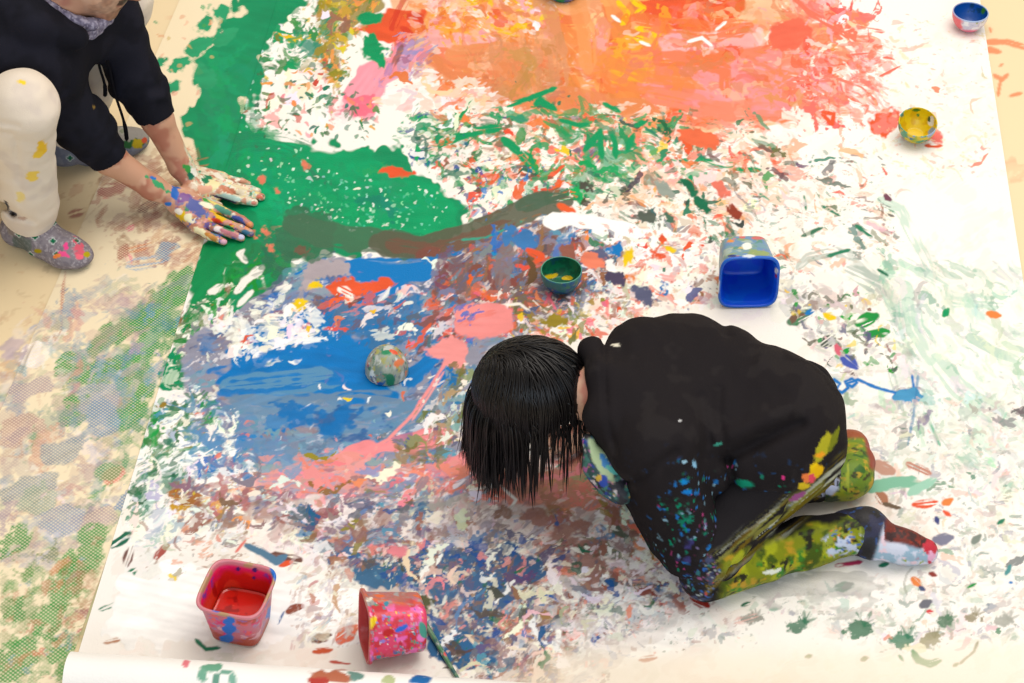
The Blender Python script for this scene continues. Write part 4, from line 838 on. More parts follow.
def c_dome(p, V, inner):
    p.lay(np.ones(len(V)), (158, 166, 150))
    for c, s_, cv, sd in [((190, 196, 190), .016, .3, 1), ((120, 140, 130), .016, .25, 2), ((170, 170, 100), .014, .16, 3), ((230, 130, 80), .013, .10, 4), ((60, 130, 100), .012, .12, 5), ((214, 222, 220), .010, .14, 6), ((220, 180, 60), .008, .05, 7), ((110, 90, 120), .008, .08, 8), ((70, 110, 160), .007, .06, 9), ((220, 80, 60), .007, .04, 10)]: p.spots(c, s_, cv, sd + 40, stretch=(1, .7, .7))
    p.lay(p.near(390, 380, 4, 6), (20, 120, 84)); p.lay(p.near(387, 353, 4, 2.4), (20, 140, 90)); p.lay(p.near(394, 352, 4, 1.6, 25), (236, 90, 50)); p.lay(p.near(380, 384, 3, 2), (30, 90, 160)); p.lay(p.near(399, 363, 5, 3, -30), (236, 130, 80))
    return p.rgb
def c_yellow(p, V, inner):
    p.lay(np.ones(len(V)), (226, 196, 20)); p.spots((170, 180, 30), .016, .3, 1); p.spots((60, 150, 120), .010, .22, 2, ~inner * 1.); p.spots((130, 160, 190), .008, .10, 3, ~inner * 1.)
    p.lay(inner * 1., (250, 214, 6)); p.spots((236, 190, 0), .02, .3, 4, inner * 1.); p.spots((150, 160, 20), .008, .06, 6, inner * 1., stretch=(1, 1, .3))
    p.lay(p.near(931, 121, 3.4, 5, 0), (236, 232, 224)); p.lay(p.near(929, 119, 1.6, 3), (60, 90, 50)); p.lay(p.near(902, 115, 2, 2), (60, 140, 140)); p.lay(p.near(918, 115, 1.3, 1.4), (60, 140, 60)); p.lay(p.near(917, 110, 4, 1.3), (60, 130, 30)); p.lay(p.near(911, 139, 2, 1.6), (20, 120, 150)); p.lay(p.near(903, 135, 3, 4, 30), (90, 160, 120)); p.lay(p.near(931, 132, 3, 5, 30), (150, 170, 200))
    return p.rgb
def c_blue(p, V, inner):
    p.lay(np.ones(len(V)), (206, 204, 222)); p.spots((170, 170, 200), .014, .3, 1); p.spots((236, 236, 240), .01, .3, 2)
    p.lay(sstep(964, 961, p.u + 2 * vnoise(p.P, .01, 2)), (246, 106, 116)); p.lay(sstep(29, 31, p.v), (244, 120, 150)); p.spots((160, 170, 60), .008, .05, 3)
    p.lay(inner * 1., (0, 84, 176)); p.spots((0, 70, 120), .02, .3, 4, inner * 1.); p.lay(p.near(984, 9, 2, 5, 20) * inner, (60, 140, 40)); p.lay((V[:, 2] > .0455) * .8, (150, 180, 220))
    return p.rgb
def c_top(p, V, inner):
    p.lay(np.ones(len(V)), (90, 130, 190)); p.lay(p.near(560, 0, 9, 6, 0), (0, 150, 100)); p.lay(p.near(573, 0, 7, 6, 0), (150, 140, 190)); p.spots((60, 110, 170), .012, .25, 3)
    p.lay(inner * 1., (0, 110, 150)); return p.rgb
bowl('small green bowl with teal outside, spots of yellow paint inside, behind the kneeling person', 561, 288, .0455, .047, c_green, flat=.62)
bowl('upturned bowl crusted with mixed paint, standing like a dome on the blue paint', 387, 373, .0455, .060, c_dome, over=True, flat=.3)
bowl('small bowl with bright yellow inside near the right edge of the paper', 914, 139, .046, .050, c_yellow, rotm(14, 0, 0))
bowl('small bowl with blue inside and pink and lilac outside at far right corner', 967.5, 29.5, .0455, .048, c_blue)
bowl('blue and green bowl cut off by the top edge of the photo', 563, -3, .048, .050, c_top, flat=.72)

# stick tucked under the pink tub
def stick():
    a = at(424, 622, .007); b = at(461, 684, .0105); a[2] = PZ + .0045; b[2] = PZ + .0045
    n = 60; s = 16; e = b - a; L = np.linalg.norm(e); x = e / L; y = np.cross([0, 0, 1], x); z = np.cross(x, y)
    t = np.linspace(0, 1, n); r = .0042 + .0006 * np.sin(t * 5); r[0] = .0008; r[1] = .003; r[-1] = .0008; r[-2] = .003
    th = np.linspace(0, 2 * math.pi, s, False)
    V = a + t[:, None, None] * e + r[:, None, None] * (np.cos(th)[None, :, None] * y + np.sin(th)[None, :, None] * z)
    V = V.reshape(-1, 3); i = np.arange(n - 1)[:, None] * s; j = np.arange(s)[None]; j1 = (j + 1) % s
    Q = np.stack([i + j, i + s + j, i + s + j1, i + j1], -1).reshape(-1, 4)
    p = Paint3(V, (80, 134, 96)); p.spots((120, 150, 120), .012, .3, 1); p.spots((50, 100, 100), .01, .2, 2); p.spots((200, 190, 200), .008, .1, 3); p.lay(sstep(676, 681, p.v), (190, 170, 200)); p.lay(p.near(446, 654, 3, 2.5), (230, 90, 90))
    o = link('paint_stick', mesh_np('paint_stick', V - a, Q, p.rgb), M_tub); o.location = a
    tag(o, 'thin green paint-stained stick poking out from behind the pink splattered tub', 'stick')
stick()
# ------------------------------------------------------------------ the kneeling person bent over the paper
M_skin = mat('skin', .5, .1, 300, .35)
M_cloth = mat('dark_cloth', .85, .35, 420, .08)
M_hair = mat('black_hair', .36, 0, 1, .25)
M_painted_cloth = mat('paint_soaked_cloth', .55, .35, 260, .35)
SKIN = (205, 158, 130)
def V3(*a): return np.array(a, float)

def kneeling():
    root = thing('person', 'person with black bobbed hair and black jacket kneeling bent over, face down to the paper', 'person', at(720, 470, 0))
    SL, SR = at(648, 448, .30), at(636, 345, .30)
    NB = at(603, 388, .325); HD = at(532, 388, .29)
    MID = at(735, 372, .30); HIP = at(798, 415, .23)
    HL, HR = at(790, 455, .20), at(800, 400, .20)
    KL, KR = at(700, 574, .062), at(712, 470, .062)
    AL, AR = at(848, 533, .05), at(836, 480, .05)
    EL = at(694, 546, .115); WL = at(650, 470, .035)
    ER = at(650, 372, .12); WR = at(605, 420, .035)
    # body: one skin from head to fingertips and legs, under the clothes
    hx = HD - NB; hx /= np.linalg.norm(hx)
    face = V3(-.55, -.05, -.85)
    B = [ellip(HD, (.10, .075, .085), (hx, V3(0, 0, 1))), ellip(HD + hx * .02 + V3(-.01, 0, -.045), (.07, .06, .06)),
         cone(HD + V3(.02, 0, -.01), NB + V3(.04, 0, -.02), .048, .055),
         ellip(HD + V3(-.075, -.002, -.085), (.014, .011, .02), k=.015), ellip(HD + V3(.01, -.078, -.03), (.018, .008, .028), k=.01), ellip(HD + V3(.01, .078, -.03), (.018, .008, .028), k=.01),
         cone(SL + V3(.03, .04, -.03), SR + V3(.03, -.03, -.045), .042, .042), ellip(at(685, 397, .23), (.12, .14, .075)), ellip(MID - V3(0.01, .03, .10), (.11, .12, .08)), ellip(HIP - V3(.06, .03, .05), (.09, .11, .09)),
         cone(SL + V3(.02, .01, -.03), EL, .038, .032), cone(EL, WL, .032, .024), cone(SR + V3(.02, 0, -.04), ER, .038, .032), cone(ER, WR, .032, .024),
         cone(HL - V3(.05, 0, .03), KL + V3(.02, .005, .02), .05, .034), cone(KL + V3(.02, .004, -.006), AL, .034, .026), cone(HR - V3(.05, 0, .03), KR + V3(0, 0, .02), .05, .036), cone(KR, AR - V3(.01, 0, 0), .036, .026)]
    B = [p[:5] + (min(p[5], .014),) + p[6:] for p in B]
    for W, E_, sd in ((WL, EL, 1), (WR, ER, -1)):      # hands flat on the paper, out of sight under the body
        d = W - E_; d[2] = 0; d /= np.linalg.norm(d); sdv = V3(-d[1], d[0], 0)
        pc = W + d * .045; pc[2] = .024; B.append(ellip(pc, (.045, .038, .016), (d, V3(0, 0, 1)), .02))
        for j, (o, ln) in enumerate(((-.027, .052), (-.009, .064), (.009, .06), (.027, .045))):
            r0 = pc + d * .035 + sdv * o; B += chain([r0, r0 + d * ln * .5 + sdv * o * .2 + V3(0, 0, .004), r0 + d * ln + sdv * o * .4 - V3(0, 0, .009)], [.0095, .0085, .0075], .008)
        r0 = pc - d * .01 + sdv * sd * -.034; B += chain([r0, r0 + d * .025 - sdv * sd * .018, r0 + d * .05 - sdv * sd * .022 - V3(0, 0, .008)], [.012, .010, .008], .01)
    B += chain([AL, at(862, 532, .045), at(876, 540, .042), at(902, 547, .032), at(922, 552, .024)], [.026, .028, .025, .02, .013], .012); B += chain([AR - V3(.01, 0, 0), at(848, 478, .043), at(854, 464, .04), at(851, 448, .032)], [.026, .026, .024, .018], .012)
    def cs(P): return Paint3(P, SKIN).spots((186, 120, 100), .05, .3, 3).rgb
    skin('body', B, .0048, M_skin, cs, root, it=2)

    # jacket
    c0, c1 = at(592, 352, .335), at(598, 418, .315)
    J = [cone(at(632, 355, .31), at(632, 436, .285), .052, .052, .04), ellip(at(628, 392, .325), (.05, .07, .045), k=.03), cone(at(632, 468, .20), at(668, 540, .085), .046, .040, .03), cone(SL + V3(.035, .03, -.015), SR + V3(.035, -.02, -.03), .066, .066, .04), ellip(at(688, 393, .245), (.165, .195, .108), k=.045), ellip(MID - V3(.012, .035, .085), (.15, .175, .120), k=.045), ellip(HIP - V3(.045, .02, .015), (.138, .158, .132), k=.045),
         cone(at(655, 460, .21), at(690, 535, .13), .055, .048, .04),
         cone(SL + V3(.01, 0, -.02), EL, .070, .052, .04), cone(EL, at(672, 500, .06), .052, .045, .03), cone(SR + V3(.01, 0, -.03), ER, .070, .05, .04), cone(ER, at(622, 405, .05), .05, .042, .03),
         cone(at(795, 462, .17), at(722, 560, .085), .066, .044, .04), cone(at(800, 445, .15), at(818, 448, .10), .06, .05, .04)]
    J += [p[:5] + (.045,) + p[6:] for p in chain([c0 + V3(.0, .008, -.035), c0, (c0 + c1) / 2 + V3(.006, 0, .030), c1, c1 + V3(.014, -.006, -.035)], [.015, .018, .019, .018, .015])]
    creases = [([(800, 424), (764, 440), (727, 458)], .020, 7), ([(790, 408), (755, 424), (722, 440)], -.012, 10), ([(727, 458), (733, 486), (728, 530), (722, 560)], .018, 5), ([(702, 396), (704, 418), (710, 442)], .007, 5), ([(719, 390), (718, 415), (724, 446)], .008, 5), ([(640, 478), (655, 466), (676, 452)], .010, 5), ([(630, 480), (642, 470)], .009, 4), ([(608, 326), (604, 345), (605, 390), (607, 420), (616, 452)], .006, 3), ([(714, 312), (722, 322), (728, 336)], .008, 5), ([(760, 360), (790, 385), (800, 395)], -.005, 9), ([(700, 470), (690, 500), (694, 540)], -.005, 8), ([(664, 470), (668, 500), (684, 530)], .005, 5), ([(736, 498), (770, 500), (800, 492)], .007, 4), ([(732, 520), (760, 515), (790, 500)], .006, 4)]
    def folds(P, d):
        n = fbm(P, .11, 5, 2) * .006 + fbm(P * V3(1.6, .7, 1), .045, 8, 2) * .003 + .0035 * np.abs(fbm(P * V3(1, .45, .6), .07, 14, 2))
        u, v = project(P)
        for pts, dep, w in creases:
            q = np.array(pts, float); e = np.full(len(P), 1e9)
            for (x0, y0), (x1, y1) in zip(q[:-1], q[1:]):
                t = np.clip(((u - x0) * (x1 - x0) + (v - y0) * (y1 - y0)) / ((x1 - x0) ** 2 + (y1 - y0) ** 2), 0, 1)
                e = np.minimum(e, np.hypot(u - x0 - t * (x1 - x0), v - y0 - t * (y1 - y0)))
            n = n + dep * np.exp(-(e / w) ** 2)
        d = d + n
        return np.maximum(d, .006 - P[:, 2])
    def cj(P):
        p = Paint3(P, (34, 30, 32)); low = sstep(440, 520, p.v + 10 * fbm(P, .08, 2)) ; mid = low * sstep(610, 680, p.u + 0 * P[:, 0])
        elb = p.near(706, 535, 42, 60, 0, .5, 4, .05); hem = sstep(22, 6, np.abs((p.v - 580) - (p.u - 705) * -.80) + 6 * fbm(P, .05, 3)) * (p.u > 700)
        p.spots((40, 36, 37), .05, .3, 5)
        p.spots((20, 120, 96), .014, .07, 11, elb); p.spots((30, 110, 180), .012, .08, 12, elb + .6 * mid); p.spots((170, 60, 120), .009, .045, 13, elb); p.spots((130, 170, 190), .008, .045, 14, elb); p.spots((10, 130, 100), .010, .05, 15, np.clip(p.near(758, 490, 40, 18, 10) + elb, 0, 1))
        p.spots((60, 56, 110), .02, .25, 16, p.near(700, 565, 24, 30)); p.spots((120, 110, 150), .008, .08, 17, p.near(712, 545, 20, 26))
        p.lay(hem * sstep(.1, .5, n2(p.u, p.v, 46, 2.6, -40, 5)), (130, 128, 60)); p.lay(hem * sstep(.3, .6, n2(p.u, p.v, 40, 1.8, -40, 9)), (176, 180, 160)); p.lay(hem * sstep(.35, .6, n2(p.u, p.v, 30, 2.2, -40, 2)), (110, 96, 20))
        for q, c in [((824, 448, 6, 14, 28, .5), (176, 170, 40)), ((834, 440, 3, 16, 22, .5), (120, 126, 30)), ((815, 472, 8, 5, -50, .5), (240, 190, 20)), ((807, 478, 4, 4, 0, .5), (240, 130, 70)), ((813, 466, 5, 2.4, -40, .4), (240, 200, 20)), ((820, 455, 5, 2, -15, .4), (240, 160, 40)), ((803, 486, 5, 2.4, 0, .6), (220, 190, 40)), ((812, 478, 3, 4, 0, .5), (230, 80, 100)), ((684, 462, 3, 2), (150, 190, 210)), ((694, 464, 2, 4, -30), (130, 180, 210)), ((684, 482, 4, 2.4), (20, 130, 200)), ((687, 492, 5, 2.4), (20, 120, 200)), ((718, 444, 4, 1.6, -20), (60, 150, 130)), ((745, 484, 10, 4, 10), (20, 140, 110)), ((783, 478, 2, 1.6), (230, 60, 140)), ((762, 477, 1.6, 1.6), (30, 120, 100)), ((797, 497, 10, 3, -25), (150, 80, 130)), ((752, 506, 10, 3, 20, .6), (170, 90, 130)), ((679, 421, 1.3, 1.3, 0, 0), (200, 200, 200)), ((616, 345, 5, 1.1, 0, .1), (226, 220, 200))]: p.lay(p.near(*q), c)
        return p.rgb
    jk = skin('jacket', J, .0048, M_cloth, cj, root, folds, 2)
    # painted cloth hanging at the throat
    b0 = at(585, 442, .27)
    Bi = chain([at(588, 440, .285), at(596, 466, .235), at(622, 492, .19)], [.012, .018, .024], .03) + [ellip(at(608, 474, .21), (.026, .030, .05), k=.03)]
    def cb(P):
        p = Paint3(P, (40, 70, 72))
        for c, s_, cv, sd in [((60, 120, 110), .02, .25, 1), ((30, 60, 150), .016, .2, 2), ((170, 90, 150), .012, .15, 3), ((200, 190, 190), .01, .1, 4), ((210, 160, 50), .01, .06, 5), ((30, 30, 40), .02, .25, 6)]: p.spots(c, s_, cv, sd)
        p.lay(p.near(601, 460, 7, 26, -28, .2), (176, 196, 150)); p.lay(p.near(606, 463, 4, 8, -28, .5), (60, 130, 190)); p.lay(p.near(612, 470, 3, 8, -50, .3), (90, 180, 170)); p.lay(p.near(604, 481, 5, 6), (30, 70, 170)); p.lay(p.near(599, 478, 3, 3), (210, 170, 60))
        return p.rgb
    skin('neck_cloth', Bi, .0036, M_painted_cloth, cb, root, None, 1)
    # trousers
    T = [cone(HL - V3(.03, 0, .02), KL + V3(.01, .005, .045), .075, .050, .04), cone(HR, KR + V3(.01, 0, .045), .075, .055, .04), cone(HL - V3(.03, 0, .03), HR - V3(.03, 0, .03), .085, .085, .04)] + chain([KL + V3(.012, .004, -.006), at(760, 556, .05), at(800, 544, .046), AL + V3(.012, 0, .0)], [.050, .049, .045, .040], .02) + chain([KR, at(780, 478, .055), AR - V3(.01, 0, 0)], [.055, .052, .040], .03)
    def ft(P, d):
        d = d + fbm(P, .07, 9, 2) * .004 + fbm(P, .03, 4, 2) * .0018
        a = at(716, 592, .05); b = at(730, 570, .10)
        d = d + .012 * np.exp(-(np.maximum(pd(('c', a, b, 0, 0), P), 0) / .009) ** 2)
        return np.maximum(d, .005 - P[:, 2])
    def ct(P):
        p = Paint3(P, (30, 27, 30))
        sh_ = sstep(716, 728, p.u + 5 * fbm(P, .03, 6)) * sstep(-6, 4, (p.v - 548) + (p.u - 760) * .36 + 8 * fbm(P, .04, 7)) 
        p.lay(sh_, (132, 140, 22)); p.spots((170, 176, 30), .03, .35, 1, sh_, .2); p.spots((70, 90, 20), .024, .3, 2, sh_, .2); p.spots((190, 150, 40), .02, .14, 3, sh_, .2); p.spots((40, 40, 24), .018, .14, 4, sh_); p.spots((60, 130, 40), .02, .15, 8, sh_ * sstep(10, 18, p.v - 548 + (p.u - 760) * .3))
        hm = sstep(26, 8, np.abs((p.v - 580) - (p.u - 705) * -.80) + 5 * fbm(P, .05, 3)) * (p.u > 706) * (1 - sh_)
        sk = n2(p.u, p.v, 46, 2.4, -40, 5) + .4 * n2(p.u, p.v, 20, 3, -40, 7)
        p.lay(hm * sstep(.15, .5, sk), (130, 128, 60)); p.lay(hm * sstep(.3, .6, n2(p.u, p.v, 40, 1.8, -40, 9)), (176, 180, 160)); p.lay(hm * sstep(.35, .6, n2(p.u, p.v, 30, 2.2, -40, 2)), (110, 90, 20))
        kn = p.near(697, 578, 20, 26, 0, .3, 3); 
        for c, s_, cv, sd in [((60, 66, 100), .014, .2, 11), ((40, 110, 120), .01, .12, 12), ((150, 80, 130), .008, .1, 13), ((160, 170, 170), .007, .08, 14), ((190, 80, 60), .008, .05, 15), ((40, 100, 180), .007, .08, 16)]: p.spots(c, s_, cv, sd, kn)
        p.lay(p.near(774, 571, 8, 2, -10, .8, 2, .008), (226, 230, 214))
        an = p.near(846, 540, 24, 15, -10, .3, 5); p.spots((150, 160, 60), .012, .3, 21, an); p.spots((190, 200, 220), .014, .35, 22, an * sstep(532, 538, p.v)); p.spots((60, 110, 190), .007, .1, 23, an); p.spots((220, 130, 60), .007, .07, 24, an)
        rk = p.near(828, 488, 16, 12, 0, .2); p.spots((180, 184, 206), .018, .5, 25, rk); p.spots((20, 18, 24), .010, .3, 26, rk, stretch=(2, .4, 1))
        return p.rgb, np.clip(sh_ + kn, 0, 1)
    skin('trousers', T, .0042, mat('paint_soaked_trousers', .8, .35, 260, .12, rough_paint=.4), ct, root, ft, 1)
    # socks, soles up
    S1 = chain([at(848, 531, .048), at(864, 531, .048), at(876, 540, .044), at(902, 547, .034), at(926, 552, .027)], [.042, .041, .035, .031, .024], .02) + [ellip(at(864, 528, .055), (.033, .035, .032), k=.02)]
    def c1(P):
        p = Paint3(P, (206, 210, 226)); p.spots((150, 180, 200), .02, .3, 1); p.spots((226, 200, 210), .014, .2, 2); p.spots((150, 170, 60), .012, .14, 3, (p.u > 900) * 1.)
        top = sstep(-2, 3, (541 + (p.u - 880) * .20) - p.v + 3 * fbm(P, .03, 4)) * (p.u > 884); p.lay(top, (112, 34, 22)); p.spots((150, 50, 30), .016, .3, 5, top); p.spots((60, 30, 30), .014, .25, 8, top)
        p.lay(p.near(929, 550, 9, 9, 0, .8, 6, .012), (200, 40, 60)); p.lay(p.near(933, 556, 5, 4, 0, .8, 7, .010), (230, 170, 200))
        ank = sstep(884, 878, p.u + .35 * (p.v - 535)); p.lay(ank, (32, 34, 66)); p.spots((20, 18, 24), .03, .4, 6, ank); p.spots((130, 30, 30), .02, .22, 7, ank * sstep(872, 878, p.u)); p.spots((30, 70, 130), .014, .15, 9, ank)
        p.lay(sstep(562, 567, p.v + 2 * fbm(P, .02, 2)) * .6, (80, 150, 160))
        return p.rgb, np.full(len(P), .8)
    clip_f = lambda P, d: np.maximum(d + .0025 * fbm(P, .035, 3, 2), .005 - P[:, 2])
    skin('sock', S1, .0034, M_painted_cloth, c1, root, clip_f, 1)
    S2 = chain([at(828, 484, .045), at(848, 479, .045), at(855, 464, .042), at(851, 448, .034), at(850, 443, .031)], [.036, .038, .035, .032, .027], .02) + [ellip(at(857, 475, .048), (.030, .033, .032), k=.02)]
    def c2(P):
        p = Paint3(P, (110, 140, 24)); p.spots((150, 160, 20), .03, .4, 1); p.spots((50, 100, 24), .024, .3, 2); p.spots((190, 160, 40), .016, .14, 3); p.spots((60, 60, 16), .012, .15, 5)
        p.lay(sstep(866, 870, p.u + .2 * (460 - p.v) + 2 * fbm(P, .03, 1)) * sstep(474, 466, p.v), (150, 60, 40)); p.lay(sstep(440, 436, p.v), (160, 80, 40))
        p.spots((30, 60, 24), .02, .4, 6, sstep(842, 836, p.u)); p.lay(p.near(828, 488, 12, 8), (186, 190, 212)); p.lay(p.near(848, 478, 1.5, 14, 0, .2), (170, 180, 40))
        return p.rgb, np.full(len(P), .8)
    skin('sock', S2, .0034, M_painted_cloth, c2, root, clip_f, 1)

    # hair: locks that follow the skull from the crown and then hang
    crown = HD + hx * .085 + V3(-.005, .01, .045)
    ax_ = hx; rad = np.array([.106, .087, .092]); M = np.stack([ax_, np.cross([0, 0, 1], ax_) / np.linalg.norm(np.cross([0, 0, 1], ax_)), np.zeros(3)]); M[2] = np.cross(M[0], M[1])
    R = np.random.default_rng(5); n = 8200; steps = 44; ds = .0066
    q = R.normal(0, 1, (n, 3)); q /= np.linalg.norm(q, axis=1)[:, None]
    # roots over the scalp, denser toward the crown, none low on the face
    cdir = (crown - HD); cdir = (M @ cdir) / rad; cdir /= np.linalg.norm(cdir)
    q = q * R.uniform(.2, 1.5, n)[:, None] + cdir * 1.0; q /= np.linalg.norm(q, axis=1)[:, None]
    P = HD + (q * rad) @ M
    keep = (P[:, 2] > HD[2] - .055)
    P = P[keep]; n = len(P)
    cd = cdir @ (np.diag(rad)) @ M + HD
    nrm0 = ((P - HD) @ M.T / rad ** 2) @ M; vel = P - cd; vel -= ((vel * nrm0).sum(1) / (nrm0 ** 2).sum(1))[:, None] * nrm0; vel += R.normal(0, .008, vel.shape)
    vel /= np.linalg.norm(vel, axis=1)[:, None] + 1e-6
    wv = sstep(HD[2] - .05, HD[2] + .0, P[:, 2])[:, None]; vel = vel * wv + V3(0, 0, -1) * (1 - wv); vel /= np.linalg.norm(vel, axis=1)[:, None]
    rnd = R.uniform(0, 1, n); lift = R.uniform(.0, 1, n) ** 1.6 * .010; length = R.uniform(.86, 1.04, n) * np.interp((P - HD) @ hx, [-.088, .0, .09], [.165, .185, .205])
    path = [P.copy()]; g = V3(0, 0, -1)
    curl = R.normal(0, .22, (n, 3)) * R.uniform(0, 1, (n, 1)) ** 2; curl[:, 0] += .25 * vnoise(P, .03, 4); curl[:, 1] += .25 * vnoise(P, .03, 9); curl[:, 2] *= .3
    trav = np.zeros(n)
    for k in range(steps):
        d = vel * .74 + g * .26 + curl * .10
        d /= np.linalg.norm(d, axis=1)[:, None]
        Pn = P + d * ds
        l = (Pn - HD) @ M.T; e = np.linalg.norm(l / (rad + lift[:, None]), axis=1); inside = (e < 1) | ((P[:, 2] > HD[2] - .012) & (l[:, 2] > -.018 - .02 * rnd))
        l[inside] /= e[inside][:, None]; l[:, 0] = np.where(l[:, 0] < -.098, -.098 + .25 * (l[:, 0] + .098), l[:, 0]); Pn = HD + l @ M
        Pn[:, 2] = np.maximum(Pn[:, 2], .012)
        stop = trav > length
        Pn[stop] = P[stop]
        vel = Pn - P; nv = np.linalg.norm(vel, axis=1)[:, None]; vel = np.where(nv > 1e-6, vel / np.maximum(nv, 1e-6), g)
        trav += ds; P = Pn; path.append(P.copy())
    path = np.stack(path, 1)                     # n, steps+1, 3
    # ribbons of round section
    T_ = np.gradient(path, axis=1); T_ /= np.linalg.norm(T_, axis=2, keepdims=True) + 1e-9
    ref = path - HD; N1 = np.cross(T_, ref); N1 /= np.linalg.norm(N1, axis=2, keepdims=True) + 1e-9; N2 = np.cross(N1, T_)
    s_ = np.linspace(0, 1, steps + 1)[None, :, None]
    endi = np.minimum(length / ds / steps, 1)[:, None, None]
    w = R.uniform(.0011, .0023, (n, 1, 1)) * np.clip((1.04 - s_ / endi) / .30, .10, 1) ** .8
    th = np.linspace(0, 2 * math.pi, 6, False)
    V = path[:, :, None] + w[:, :, None] * (np.cos(th)[None, None, :, None] * N1[:, :, None] + .45 * np.sin(th)[None, None, :, None] * N2[:, :, None])
    L_ = steps + 1
    i = (np.arange(n) * L_ * 6)[:, None, None]; j = (np.arange(steps) * 6)[None, :, None]; k = np.arange(6)[None, None]; k1 = (k + 1) % 6
    Q = np.stack([i + j + k, i + j + k1, i + j + 6 + k1, i + j + 6 + k], -1).reshape(-1, 4)
    Vh = V.reshape(-1, 3)
    # scalp layer under the locks, so no skin shows between them
    cap, cq, _ = loft([(.0005, -1)] + [(math.cos(a), math.sin(a)) for a in np.linspace(-1.5, 1.5, 40)] + [(.0005, 1)], 60, 2.0, 1)
    cv = HD + V3(0, 0, .004) + (cap * (rad * .985)) @ M
    dz = cv[:, 2] - (HD[2] - .03); cv[:, 2] = np.where(dz < 0, HD[2] - .03 + dz * .4, cv[:, 2])
    Vh = np.concatenate([Vh, cv]); Q = np.concatenate([Q, cq + n * L_ * 6])
    pc = Paint3(Vh, (15, 12, 13)); pc.rgb *= (1 + .5 * vnoise(np.concatenate([np.repeat(path[:, 0], L_ * 6, 0), cv]), .01, 3))[:, None]
    hr = link('hair', mesh_np('hair', Vh - np.array(root.location), Q, pc.rgb), M_hair, root)
    return root
kneeling()
